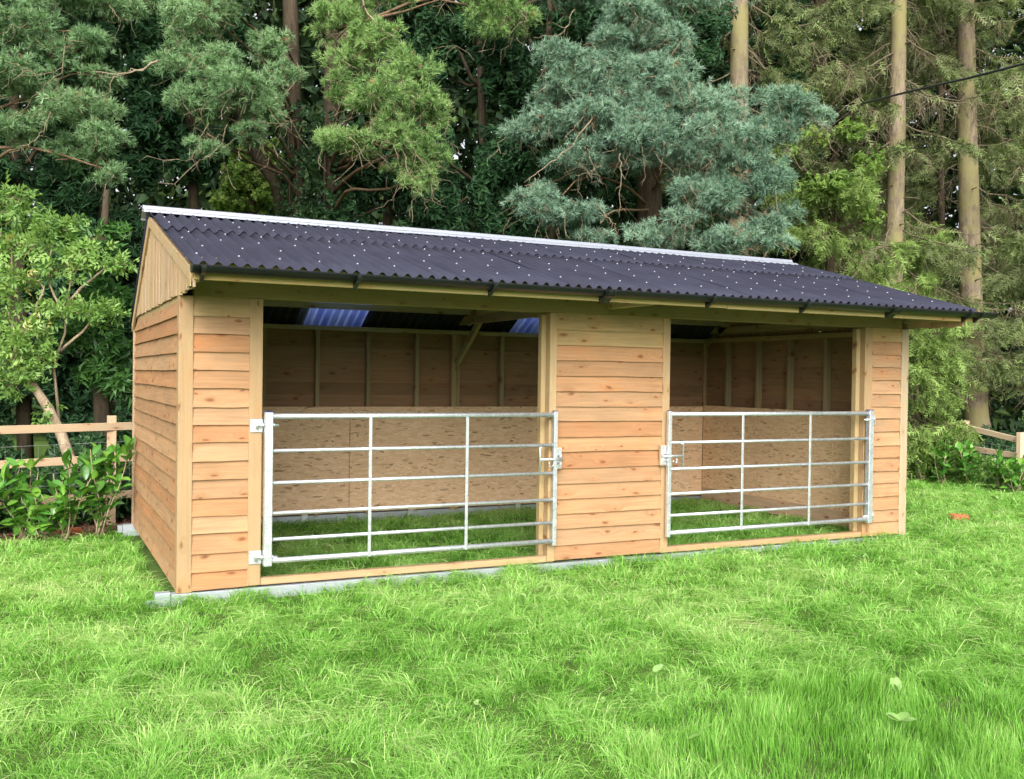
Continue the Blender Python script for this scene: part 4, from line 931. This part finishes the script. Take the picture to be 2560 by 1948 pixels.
spruce('spruce_tree', 'slender brown spruce trunk standing behind the right end of the roof', [(*p, r) for p, r in zip(s2, (.165, .15, .138, .12, .09))], 2.2, 12.5, 52, 2.3, nb=70, dead=.8, front=.55)
s3 = [(14.760, 4.920, 0.030), (14.710, 4.950, 0.460), (14.650, 4.980, 0.970), (14.590, 5.030, 1.990), (14.530, 5.080, 3.870), (14.390, 5.070, 6.060), (14.230, 5.070, 8.990), (14.160, 5.170, 13.630)]
spruce('spruce_tree', 'thick pale spruce trunk with knobbly base behind the sloping fence', [(*p, r) for p, r in zip(s3, (.36, .27, .22, .21, .19, .17, .15, .1))], 2.4, 12.5, 53, 2.4, nb=56, dead=.8, front=1.15,
       extra=[(2.9, -2.6, 1.9, .3), (2.2, -2.9, 1.6, .3), (3.2, -2.0, 1.8, .3), (2.7, -3.1, 1.8, .3), (2.3, -1.2, 1.2, .3)])
s4 = [(15.420, 3.480, 0.220), (15.390, 3.550, 4.250), (15.290, 3.650, 8.280), (15.190, 3.770, 13.110)]
spruce('spruce_tree', 'drooping straw-tinged spruce boughs beside the overhead cable', [(*p, r) for p, r in zip(s4, (.2, .18, .15, .1))], 2.0, 12.5, 54, 2.1, nb=56, dead=1.3, front=.9)
s5 = [(14.180, 8.540, -0.180), (14.190, 8.610, 4.800), (14.200, 8.670, 9.780), (14.200, 8.750, 15.750)]
spruce('spruce_tree', 'shaded spruce deep in the wood between the two spruce trunks above the roof', [(*p, r) for p, r in zip(s5, (.18, .16, .14, .1))], 3.5, 13, 55, 2.6, nb=42, bark='darkbark')
s6 = [(17.840, 8.410, -0.260), (17.810, 8.500, 5.070), (17.720, 8.620, 10.400), (17.630, 8.750, 16.800)]
spruce('spruce_tree', 'dim spruce far back between the brown trunk and the thick pale trunk', [(*p, r) for p, r in zip(s6, (.08, .075, .06, .05))], 2, 13, 56, 2.6, nb=46, bark='darkbark', front=.2)
s7 = [(11.590, 5.360, 0.160), (11.570, 5.400, 2.580), (11.560, 5.430, 4.190), (11.550, 5.450, 5.000), (11.550, 5.450, 5.320)]
spruce('young_spruce', 'bushy yellow-green young spruce just over the right half of the roof', [(*p, r) for p, r in zip(s7, (.06, .05, .03, .02, .01))], 1.9, 5.2, 57, 1.5, 'spruceY', nb=78, dead=.4, front=0)
s8 = [(11.960, 3.960, 0.270), (11.950, 3.980, 1.780), (11.940, 4.000, 2.680), (11.940, 4.010, 3.210)]
spruce('young_spruce', 'bushy green young spruce at the right corner of the shelter by the sloping fence', [(*p, r) for p, r in zip(s8, (.05, .035, .02, .01))], .5, 3.1, 58, .8, 'spruceY', nb=60, dead=.3, front=0)
s9 = [(13.320, 6.180, 0.050), (13.300, 6.230, 2.680), (13.290, 6.250, 4.250), (13.290, 6.270, 5.040)]
spruce('young_spruce', 'yellow-green young spruce at the foot of the slender brown trunk over the roof', [(*p, r) for p, r in zip(s9, (.05, .035, .02, .01))], 1.9, 5.0, 59, 1.4, 'spruceY', nb=48, dead=.4, front=0)
evergreen('maple_sapling', 'light leafy maple sapling beside the tips of the blue-green pine', (11.220, 5.100, 0.190), 5.6, [(10.54, 4.84, 5.66, 0.34, 0.23), (11.08, 4.57, 5.67, 0.32, 0.21), (11.44, 4.61, 5.26, 0.31, 0.28), (10.20, 5.11, 5.34, 0.26, 0.21), (10.89, 4.87, 4.83, 0.46, 0.31), (11.36, 4.41, 4.27, 0.24, 0.23)], 72, 'lime', .085, .05, 150)

# ------------------------------------------------------------------ far wood as one mass
def far_wood():
    rng = np.random.default_rng(91); n = 165000
    ang = rng.uniform(-.75, .75, n); dd = rng.uniform(23, 32, n); z = 17 * rng.random(n) ** .9
    f2 = np.array(cf[:2]) / np.linalg.norm(cf[:2]); r2 = np.array((f2[1], -f2[0]))
    xy = CAM[:2] + f2 * dd[:, None] + r2 * (np.tan(ang) * dd)[:, None]
    lat = np.tan(ang) * dd
    nz = value_noise(lat + 60, z + 20, 1.7, 8)
    thin = (lat < -4) & (z > 6)
    keep = np.where(thin, nz < .90, nz < .99)
    P = np.concatenate([xy, z[:, None]], 1)[keep]; m = len(P)
    v, f = np.array([(0, 0, 0), (.16, .10, .02), (.39, 0, -.04), (.17, -.10, .02)]), np.array([(0, 2, 1), (0, 3, 2)])
    D_ = rng.normal(size=(m, 3)) + np.array((-.4, -.9, -.2)); D_[:, 2] -= .2
    V, F, A = scatter((v[:, [1, 2, 0]], f, np.zeros(len(v))), P, D_, rng.uniform(.6, 1.4, m), rng.random(m), rng)
    o = new_obj('far_wood', np_mesh('far_wood', V, F, A), 'far'); tag(o, 'dark wood closing the view far behind the pines and spruces', 'wood', kind='stuff')
far_wood()
for k, (px, d) in enumerate(((120, 20), (260, 21), (700, 21.5), (905, 20.5), (1010, 22), (1680, 21), (1860, 22.5), (2150, 22), (390, 22))):
    pass

# ------------------------------------------------------------------ undergrowth behind the fences
def undergrowth(name, label, A0, B0, depth, h, n, seed, mat='under', L=.085):
    rng = np.random.default_rng(seed); A0, B0 = np.array(A0[:2]), np.array(B0[:2])
    d = B0 - A0; nrm = np.array((-d[1], d[0])); nrm /= np.linalg.norm(nrm)
    t = rng.uniform(0, 1, n); s = rng.uniform(0, 1, n) * depth
    xy = A0 + d * t[:, None] + nrm * s[:, None]
    hh = h * (.45 + .85 * value_noise(xy[:, 0] * 1 + 40, xy[:, 1] + 40, .55, seed)) * np.clip(.45 + s / depth, 0, 1.2)
    z = gz(xy[:, 0], xy[:, 1]) + hh * rng.random(n) ** .6
    P = np.concatenate([xy, z[:, None]], 1); O = rng.normal(size=(n, 3)) * .6 + np.array((-nrm[0], -nrm[1], .25))
    tm = [rosette_T(6, L, L * .6, rng, 1.5, .3) for _ in range(3)]
    parts = [scatter(tm[k], P[k::3], O[k::3], rng.uniform(.6, 1.3, len(P[k::3])), np.clip(rng.normal(.4, .22, len(P[k::3])), 0, 1), rng) for k in range(3)]
    o = new_obj(name, np_mesh(name, *join(parts)[:2], join(parts)[2]), mat); tag(o, label, 'undergrowth', kind='stuff')
evergreen('laurel_tree', 'leafy green laurel pressing up to the gable end of the shelter', (-0.130, 5.770, 0.440), 3.4, [(-0.11, 5.57, 2.96, 0.26, 0.23), (-0.21, 5.61, 2.50, 0.30, 0.23), (0.02, 5.39, 2.44, 0.17, 0.19), (-0.38, 5.80, 2.05, 0.34, 0.23), (-0.04, 5.41, 1.93, 0.23, 0.23), (-0.28, 5.64, 1.59, 0.34, 0.20), (0.02, 5.37, 1.43, 0.19, 0.19), (-0.43, 6.07, 3.22, 0.29, 0.17), (-0.01, 5.86, 3.34, 0.23, 0.15)], 73, 'laureltree', .13, .045, 330)
undergrowth('undergrowth', 'dark ivy and nettle undergrowth behind the left fence', fx(-1.6, 0), fx(1.9, 0), 1.8, 1.0, 5200, 101)
undergrowth('undergrowth', 'pale leafy weeds along the foot of the sloping right fence', (12.110, 4.330, 0.160), (12.120, 1.980, 0.300), .35, .42, 1100, 103, 'elder', .06)
undergrowth('undergrowth', 'low green undergrowth behind the sloping right fence', (12.770, 5.450, 0.460), (13.050, 2.420, 0.660), 1.6, .75, 3600, 102)

# ------------------------------------------------------------------ elder bush on the left
def elder():
    rng = np.random.default_rng(61); base = np.array((-0.520, 4.510, 0.500)); base[2] = float(gz(base[0], base[1])) - .05
    T = thing('elder_bush', base, 'light green elder bush with a pale leaning stem behind the left fence', 'bush')
    main = np.array([base, (-0.570, 4.540, 0.630), (-0.640, 4.690, 0.850), (-0.780, 4.870, 1.160), (-0.970, 5.080, 1.470), (-1.110, 5.150, 1.740), (-1.190, 5.430, 2.440)])
    branch_part(T, 'trunk', [(main, (.075, .065, .06, .055, .045, .03, .012))], 'elderbark', 8)
    stems = [[(-0.650, 5.140, 0.880), (-0.710, 5.180, 1.690), (-0.630, 5.150, 2.130), (-0.570, 5.010, 2.550), (-0.410, 4.820, 2.890)], [(-1.090, 5.140, 1.680), (-0.930, 5.070, 2.220), (-0.830, 5.030, 2.540), (-1.000, 5.110, 2.690)], [(-1.190, 5.310, 2.110), (-1.160, 5.300, 2.860), (-1.290, 5.370, 3.180)],
             [(-0.610, 5.140, 2.180), (-0.780, 5.120, 2.600), (-0.760, 5.000, 2.960)], [(-0.570, 5.010, 2.390), (-0.260, 4.750, 2.710), (-0.040, 4.640, 2.810)], [(-0.660, 5.160, 1.800), (-0.320, 4.880, 2.180), (-0.210, 4.720, 2.280)]]
    st = []
    for s in stems:
        s = np.array(s); t = np.linspace(0, len(s) - 1, 10); P = np.stack([np.interp(t, np.arange(len(s)), s[:, k]) for k in range(3)], 1); P[1:-1] += rng.normal(0, .015, (8, 3)); st.append((P, np.linspace(.02, .007, 10)))
    branch_part(T, 'stems', st, 'elderbark', 5)
    cl = [(-1.10, 5.28, 3.35, 0.21, 0.14), (-0.93, 5.20, 3.19, 0.18, 0.12), (-0.67, 5.07, 3.24, 0.21, 0.12), (-1.24, 5.35, 3.02, 0.21, 0.16), (-0.95, 5.09, 2.96, 0.18, 0.12), (-0.50, 4.76, 2.85, 0.16, 0.19), (-0.38, 4.81, 2.97, 0.19, 0.12), (-0.08, 4.55, 2.81, 0.17, 0.08), (-1.10, 5.16, 2.64, 0.21, 0.14), (-0.74, 5.10, 2.76, 0.18, 0.12), (-1.19, 5.20, 2.43, 0.16, 0.15), (-0.76, 4.99, 2.30, 0.13, 0.07), (-0.38, 4.69, 2.27, 0.14, 0.08), (-0.17, 4.59, 2.25, 0.19, 0.09), (-1.07, 5.02, 1.95, 0.26, 0.16), (-1.18, 4.96, 1.68, 0.25, 0.18), (-0.92, 4.95, 1.74, 0.19, 0.13), (-1.11, 4.93, 1.47, 0.21, 0.11), (-0.85, 5.03, 2.11, 0.14, 0.11), (-0.62, 4.92, 2.33, 0.13, 0.10), (-1.20, 5.45, 3.58, 0.22, 0.11), (-1.58, 5.51, 2.86, 0.32, 0.38), (-1.51, 5.24, 1.99, 0.32, 0.32), (-0.78, 4.65, 1.12, 0.07, 0.07)]
    tm = [compound_T(.085, .042, rng) for _ in range(4)]; parts, tw = [], []
    for (x, y, z, rh, rv) in cl:
        n = int(46 * (rh / .2) ** 1.6); c = np.array((x, y, z)); P = c + rng.normal(0, .5, (n, 3)) * np.array((rh, rh, rv))
        O = rng.normal(size=(n, 3)) * .7 + (P - c) * 2 + np.array((-.1, -.3, -.05)); bv = rng.uniform(.35, .65)
        for k in range(4):
            q = slice(k, None, 4)
            if len(P[q]): parts.append(scatter(tm[k], P[q], O[q], rng.uniform(.7, 1.15, len(P[q])), np.clip(rng.normal(bv, .18, len(P[q])), 0, 1), rng))
        for j in range(0, n, 4): tw.append((wig(c, P[j], 4, .1, 0, rng), np.linspace(.005, .0025, 4)))
    branch_part(T, 'twigs', tw, 'elderbark', 3); tree_parts(T, 'leaves', *join(parts), 'elder')
elder()

# ------------------------------------------------------------------ young laurels: every leaf its own piece
def laurel_leaf(L, W_, seed):
    rng = np.random.default_rng(seed); n = 6; V, A = [], []
    for i in range(n + 1):
        s = i / n; w = W_ * math.sin(math.pi * min(1, s * .93 + .04)) ** .75 * .5; cz = .06 * L * math.sin(s * 2.2) - .16 * L * s * s
        V += [(s * L, w, cz + w * .32), (s * L, 0, cz), (s * L, -w, cz + w * .32)]; A += [.5, .8, .5]
    F = []
    for i in range(n):
        a = i * 3; F += [(a, a + 3, a + 4, a + 1), (a + 1, a + 4, a + 5, a + 2)]
    me = np_mesh('leaf', np.array(V), np.array(F)[:, ::-1], np.clip(np.array(A) + rng.uniform(-.45, .25), 0, 1), smooth=True); me.materials.append(M['laurel']); return me
LL = [laurel_leaf(.16, .078, s) for s in range(5)]; LL.append(laurel_leaf(.125, .066, 9))
def laurel(base, h, stems, leaves, seed, label, sc=1.0, group=None):
    rng = np.random.default_rng(seed); b = np.array(base, float); b[2] = float(gz(b[0], b[1])) - .02
    T = thing('laurel_plant', b, label, 'shrub', group)
    paths = []
    for k in range(stems):
        e = np.array((rng.normal(0, .13), rng.normal(0, .09), h * rng.uniform(.6, 1.0) if k else h)); P = wig((rng.normal(0, .03), rng.normal(0, .03), 0), e, 7, .05, 0, rng); paths.append((P, np.linspace(.009, .004, 7)))
    V, F = tubes(paths, 5); new_obj('stem', np_mesh('stem', V, F, smooth=True), 'lime' if False else 'elderbark', T)
    for i in range(leaves):
        P = paths[i % stems][0]; f = rng.random() ** .75; f = .12 + .88 * f; q = f * 6; k = min(5, int(q)); p = P[k] * (1 - q + k) + P[k + 1] * (q - k)
        az = i * 2.4 + rng.normal(0, .4); el = rng.normal(.55 + .4 * (f > .9), .3)
        o = new_obj('leaf', LL[rng.integers(0, 6)], None, T); o.location = p + rng.normal(0, .03, 3) * (1, 1, .5); o.rotation_euler = (rng.normal(0, .35), -el, az); s = sc * rng.uniform(.75, 1.2); o.scale = (s, s, s)
laurel((-1.000, 3.460, 0.080), 0.76, 7, 115, 1, 'young laurel plant with a wire fence gap beside it, second from the bed end')
laurel((-0.650, 3.230, 0.080), 0.82, 7, 115, 2, 'tall-stemmed young laurel plant in front of the leaning elder stem')
laurel((-0.330, 3.350, 0.090), 0.95, 8, 150, 3, 'dense young laurel plant next to the gable wall and the fence post')
laurel((-0.830, 3.210, 0.060), .5, 6, 80, 4, 'small low laurel shoot between two taller laurel plants on the left bed')
laurel((-1.380, 3.370, 0.090), .75, 6, 120, 5, 'young laurel plant at the far end of the left bed')
PXT = [(11.780, 3.700, 0.070), (11.860, 3.330, 0.110), (11.960, 2.950, 0.140), (11.810, 2.350, 0.210), (11.790, 2.030, 0.240)]
for k, (px, h, n, lb) in enumerate(((1985, .85, 34, 'thin young laurel beside the right corner post of the shelter'), (2035, .95, 44, 'upright young laurel under the green young spruce'), (2090, .8, 46, 'bushy young laurel below the thick spruce trunk'), (2150, .7, 44, 'low spreading young laurel before the netting of the sloping fence'), (2190, .62, 34, 'small laurel at the foot of the sloping fence end post'))):
    laurel(PXT[k], h * .82, 7, n * 3, 10 + k, lb, .85)

# ------------------------------------------------------------------ mulch bed, bricks, cable, small things
def bed():
    a, b = np.array(fx(-1.6, 0)[:2]), np.array(fx(1.25, 0)[:2]); d = (b - a) / np.linalg.norm(b - a); nrm = np.array((d[1], -d[0]))
    n = 30; V = []
    for i in range(n + 1):
        p = a + (b - a) * i / n
        for w in (-.5, .58 + .06 * math.sin(i * 1.7) + .04 * math.sin(i * .6)):
            q = p + nrm * w; V.append((q[0], q[1], float(gz(*q)) + .012))
    F = [(2 * i, 2 * i + 1, 2 * i + 3, 2 * i + 2) for i in range(n)]
    o = new_obj('mulch_bed', np_mesh('mulch_bed', np.array(V), np.array(F)), 'chips'); tag(o, kind='structure')
    rng = np.random.default_rng(33); m = 3200; t = rng.random(m); w = rng.uniform(-.3, .62, m)
    q = a + (b - a) * t[:, None] + nrm * w[:, None]; z = gz(q[:, 0], q[:, 1]) + .014
    Tm = (np.array([(-.014, -.006, 0), (.014, -.006, 0), (.016, .006, .004), (-.012, .006, .003)]), np.array([(0, 1, 2), (0, 2, 3)]), np.zeros(4))
    V, F, A = scatter(Tm, np.concatenate([q, z[:, None]], 1), rng.normal(size=(m, 3)) * .5 + (0, 0, 1), rng.uniform(.6, 1.7, m), rng.random(m), rng)
    o = new_obj('bark_chips', np_mesh('bark_chips', V, F, A), 'chipsv'); tag(o, 'brown bark chips mulching the bed under the laurels', 'mulch', kind='stuff')
M['chipsv'] = leaf_mat('bark_chip_pieces', [(0, (.10, .05, .035)), (.6, (.24, .13, .085)), (1, (.45, .32, .22))], .9, .1, 0.02)
bed()
def brick(px, rz, label):
    me = box_mesh(.215, .10, .065, 0, 'brick', .008)
    o = new_obj('brick', me, 'brick', None, (px[0], px[1], float(gz(px[0], px[1])) + .035)); o.rotation_euler = (.1, .06, rz); tag(o, label, 'brick')
brick((-0.579, 3.708, -0.110), .3, 'orange brick lying at the edge of the bark bed under the laurels'); brick((8.873, 0.598, -0.030), -.2, 'broken orange brick half sunk in the grass beyond the right corner post')
cp = np.array([(11.540, 6.030, 6.320), (11.150, 4.540, 6.120), (10.450, 2.880, 5.810), (9.860, 1.380, 5.520), (9.280, -0.120, 5.260), (8.550, -2.550, 4.950)])
t = np.linspace(0, 5, 26); CP = np.stack([np.interp(t, np.arange(6), cp[:, k]) for k in range(3)], 1)
o = tube_obj('overhead_cable', [(CP, .016)], 'cable', None, 6, tuple(cp[0])); tag(o, 'black overhead cable slanting up past the spruce trunks', 'cable')

def shavings():
    rng = np.random.default_rng(35); c = np.array((0.631, 0.154, -0.100)); m = 260
    q = c[:2] + rng.normal(0, 1, (m, 2)) * np.array((.10, .035)); z = gz(q[:, 0], q[:, 1]) + rng.uniform(.02, .06, m)
    Tm = (np.array([(-.012, -.004, 0), (.012, -.005, .003), (.014, .004, .008), (-.011, .005, .004)]), np.array([(0, 1, 2), (0, 2, 3)]), np.zeros(4))
    V, F, A = scatter(Tm, np.concatenate([q, z[:, None]], 1), rng.normal(size=(m, 3)) * .7 + (0, 0, 1), rng.uniform(.5, 1.4, m), rng.random(m), rng)
    o = new_obj('wood_shavings', np_mesh('wood_shavings', V, F, A), 'shav'); tag(o, 'pale wood shavings in the grass by the front skid', 'shavings', kind='stuff')
shavings()
def ground_leaf(px, L, W_, rz, label, tilt=.15, val=.5, n=1, up=.05, mat='fallen', cat='leaf'):
    rng = np.random.default_rng(int(px[0] * 100) % 997 + n)
    V, F, A = [], [], []; b = 0
    for k in range(n):
        v = []
        for i in range(6):
            s = i / 5; w = W_ * .5 * math.sin(math.pi * (s * .9 + .06)) ** .7
            v += [(s * L, w, .12 * w + .05 * L * math.sin(3 * s)), (s * L, 0, .05 * L * math.sin(3 * s)), (s * L, -w, .12 * w + .05 * L * math.sin(3 * s))]
        v = np.array(v) @ rot('X', rng.normal(0, .25)).T @ rot('Y', -tilt * rng.uniform(.6, 1.4)).T @ rot('Z', rz + k * 2.2 + rng.normal(0, .3) * (n > 1)).T * (1 if n == 1 else rng.uniform(.7, 1.1))
        f = []
        for i in range(5): a = i * 3; f += [(a, a + 1, a + 4, a + 3), (a + 1, a + 2, a + 5, a + 4)]
        V.append(v); F.append(np.array(f) + b); A.append(np.full(len(v), np.clip(val + rng.normal(0, .1), 0, 1))); b += len(v)
    o = new_obj('fallen_leaf' if n == 1 else 'weed_plant', np_mesh('leaf', np.concatenate(V), np.concatenate(F), np.concatenate(A), smooth=True), mat, None, (px[0], px[1], float(gz(px[0], px[1])) + up))
    tag(o, label, cat)
ground_leaf((2.120, -2.968, -0.087), .075, .05, .3, 'broad pale leaf lying flat in the middle of the lawn', .3, .8, 1, .075)
ground_leaf((1.677, -3.885, -0.091), .09, .035, .2, 'narrow yellow-green leaf lying in front of the taller grass', .1, .3, 1, .08)
ground_leaf((1.794, -3.821, -0.090), .06, .03, -.6, 'small yellow-green leaf tilted up near the narrow one', .5, .2, 1, .08)
ground_leaf((0.111, -3.147, -0.104), .085, .03, .1, 'slim pale leaf lying alone on the lawn before the gated opening', .1, .6, 1, .075)

ground_leaf((3.038, -3.809, -0.079), .075, .042, .8, 'pale broad-leaved dock rising from the taller grass patch', .9, .75, 4, .08, 'fallen', 'weed')
ground_leaf((2.669, -4.158, -0.082), .07, .05, .1, 'low round-leaved weed at the edge of the taller grass patch', .3, .5, 6, .10, 'fallen', 'weed')

ground_leaf((2.266, -1.104, -0.086), .06, .05, 1.5, 'small upright leaf in the grass before the left gate latch', .8, .4, 2, .07, 'fallen', 'weed')
ground_leaf((1.489, -0.167, -0.092), .08, .06, .5, 'round-leaved weed near the sill of the opening by the gable end', .4, .4, 4, .06, 'elder', 'weed')
ground_leaf((10.473, 1.320, -0.016), .10, .07, .4, 'pale weed in the grass beyond the right corner post', .5, .7, 4, .07, 'fallen', 'weed')

# ------------------------------------------------------------------ grass
def grass():
    rng = np.random.default_rng(7)
    f2 = np.array(cf[:2]) / np.linalg.norm(cf[:2]); r2 = np.array((f2[1], -f2[0]))
    N = 3000000
    dd = rng.uniform(3.3, 18.5, N); hw = .56 * dd + 2.6
    lat = rng.uniform(-1, 1, N) * (.56 * 18.5 + 2.6)
    ok = np.abs(lat) < hw; dd, lat = dd[ok], lat[ok]
    area = 15.2 * 2 * (.56 * 18.5 + 2.6); base = N / area
    rho = 8600 * np.minimum(1, (5.0 / dd)) ** 1.45 * np.where(np.abs(lat) > .56 * dd + .5, .42, 1)
    ok = rng.random(len(dd)) < rho / base; dd, lat = dd[ok], lat[ok]
    xy = CAM[:2] + f2 * dd[:, None] + r2 * lat[:, None]; x, y = xy[:, 0], xy[:, 1]
    # keep out of the shelter's footings and the beds, behind the fences
    fl = (y - L1[1]) - (x - L1[0]) * (L2[1] - L1[1]) / (L2[0] - L1[0])
    wall = ((np.abs(y) < .045) & (x > -.15) & (x < 7.32)) | ((np.abs(x - .05) < .1) & (y > -.04) & (y < 3.5)) | ((np.abs(x - 7.25) < .12) & (y > -.04) & (y < 3.5)) | ((y > 3.32) & (y < 3.5) & (x > -.1) & (x < 7.3))
    hidden = (y > 3.5) & (x > .2) & (x < 7.3)
    bedm = (fl > -.56 + .09 * (value_noise(x + 30, y + 30, .25, 3) - .5)) & (x < 1.5)
    far = (x > 7.3) & (y > 3.95 + .1 * (x - 13) * 0 + .25 * (value_noise(x + 9, y, .5, 4) - .5)) 
    ok = ~(wall | hidden | bedm | far | (y > 5.2)); x, y, dd = x[ok], y[ok], dd[ok]; n = len(x)
    inside = (x > 0) & (x < 7.3) & (y > 0) & (y < 3.45)
    c1 = value_noise(x + 20, y + 20, .21, 11); c2 = value_noise(x + 20, y + 20, .085, 12); c3 = value_noise(x + 20, y + 20, .8, 13)
    tuft = .55 * c1 + .45 * c2; tuft = np.clip((tuft - .22) / .5, 0, 1)
    kp = rng.random(n) < np.clip(.38 + .9 * tuft, 0, 1); x, y, dd, c1, c2, c3, tuft = (q[kp] for q in (x, y, dd, c1, c2, c3, tuft)); n = len(x)
    th = 6.283 * 1.6 * value_noise(x + 40, y + 10, .3, 14) + 3.5 * value_noise(x, y + 33, .11, 15) + rng.normal(0, 1.0, n)
    # a patch left taller
    tx, ty = 2.51, -4.06
    tall = np.clip(1.25 - np.hypot((x - tx) / .95, (y - ty) / .62) + .5 * (c1 - .5), 0, 1); tall = np.clip(tall * 3, 0, 1)
    Ln = (.03 + .085 * tuft + rng.normal(0, .013, n)) * (1 + .45 * ((y > -.17) & (y < -.03) & (x > -.3) & (x < 7.4)))
    mat_ = (rng.random(n) < .13) & (tall < .2); Ln = np.where(mat_, Ln * 1.75, Ln); Ln = np.clip(Ln, .025, .2) * (1 + .5 * tall) * np.where(rng.random(n) < .03, 1.5, 1)
    lean = np.clip(rng.normal(1.05, .3, n), .1, 1.6) * (1 - .74 * tall); lean = np.where(mat_, rng.uniform(1.3, 1.75, n), lean)
    u = np.stack([np.cos(th), np.sin(th), np.zeros(n)], -1); up = np.array((0, 0, 1.0))
    p0 = np.stack([x, y, gz(x, y) - .006], -1)
    p1 = p0 + (u * (.36 * lean)[:, None] + up * .62) * (Ln * .75)[:, None]
    p2 = p1 + (u * (.75 * lean)[:, None] + up * (.52 - .55 * lean * .6)[:, None]) * (Ln * .85)[:, None]
    tw = th + math.pi / 2 + rng.normal(0, .7, n); wd = .0038 * (np.maximum(dd, 4.5) / 5) ** .75 * rng.uniform(.65, 1.35, n)
    s = np.stack([np.cos(tw), np.sin(tw), rng.normal(0, .25, n)], -1) * (wd / 2)[:, None]
    V = np.stack([p0 - s, p0 + s, p1 + s * .8, p1 - s * .8, p2], 1).reshape(-1, 3)
    b = np.arange(n) * 5
    Q = np.stack([b, b + 1, b + 2, b + 3], -1); T3 = np.stack([b + 3, b + 2, b + 4], -1)
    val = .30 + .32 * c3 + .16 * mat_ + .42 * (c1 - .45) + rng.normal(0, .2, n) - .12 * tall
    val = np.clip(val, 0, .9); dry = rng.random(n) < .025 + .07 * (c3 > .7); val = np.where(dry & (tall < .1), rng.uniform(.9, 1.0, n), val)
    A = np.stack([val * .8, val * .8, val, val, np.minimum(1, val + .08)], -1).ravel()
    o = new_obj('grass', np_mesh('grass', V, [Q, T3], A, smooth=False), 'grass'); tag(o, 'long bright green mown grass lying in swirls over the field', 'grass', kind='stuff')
    print('grass blades', n)
grass()

def lawn_weeds():
    rng = np.random.default_rng(17); m = 420
    f2 = np.array(cf[:2]) / np.linalg.norm(cf[:2]); r2 = np.array((f2[1], -f2[0]))
    dd = rng.uniform(3.8, 12, m); xy = CAM[:2] + f2 * dd[:, None] + r2 * (rng.uniform(-.56, .56, m) * dd)[:, None]
    k = value_noise(xy[:, 0] + 3, xy[:, 1] + 8, .7, 19) > .42
    k &= ~((xy[:, 1] > -.1) & (xy[:, 0] < 7.4)); xy = xy[k]; m = len(xy)
    z = gz(xy[:, 0], xy[:, 1]) + rng.uniform(.02, .055, m)
    tm = [rosette_T(4, .026, .024, rng, 1.35, .1), rosette_T(3, .04, .018, rng, 1.2, .2)]
    P = np.concatenate([xy, z[:, None]], 1); O = rng.normal(0, .25, (m, 3)) + (0, 0, 1)
    parts = [scatter(tm[q], P[q::2], O[q::2], rng.uniform(.6, 1.3, len(P[q::2])), rng.random(len(P[q::2])), rng) for q in range(2)]
    V, F, A = join(parts)
    o = new_obj('lawn_weeds', np_mesh('lawn_weeds', V, F, A), 'fallen'); tag(o, 'small pale clover and weed leaves dotted through the grass', 'weeds', kind='stuff')
lawn_weeds()
print('triangles', sum(len(p.vertices) - 2 for me in bpy.data.meshes for p in me.polygons) if False else sum(len(me.loops) - 2 * len(me.polygons) for me in bpy.data.meshes))
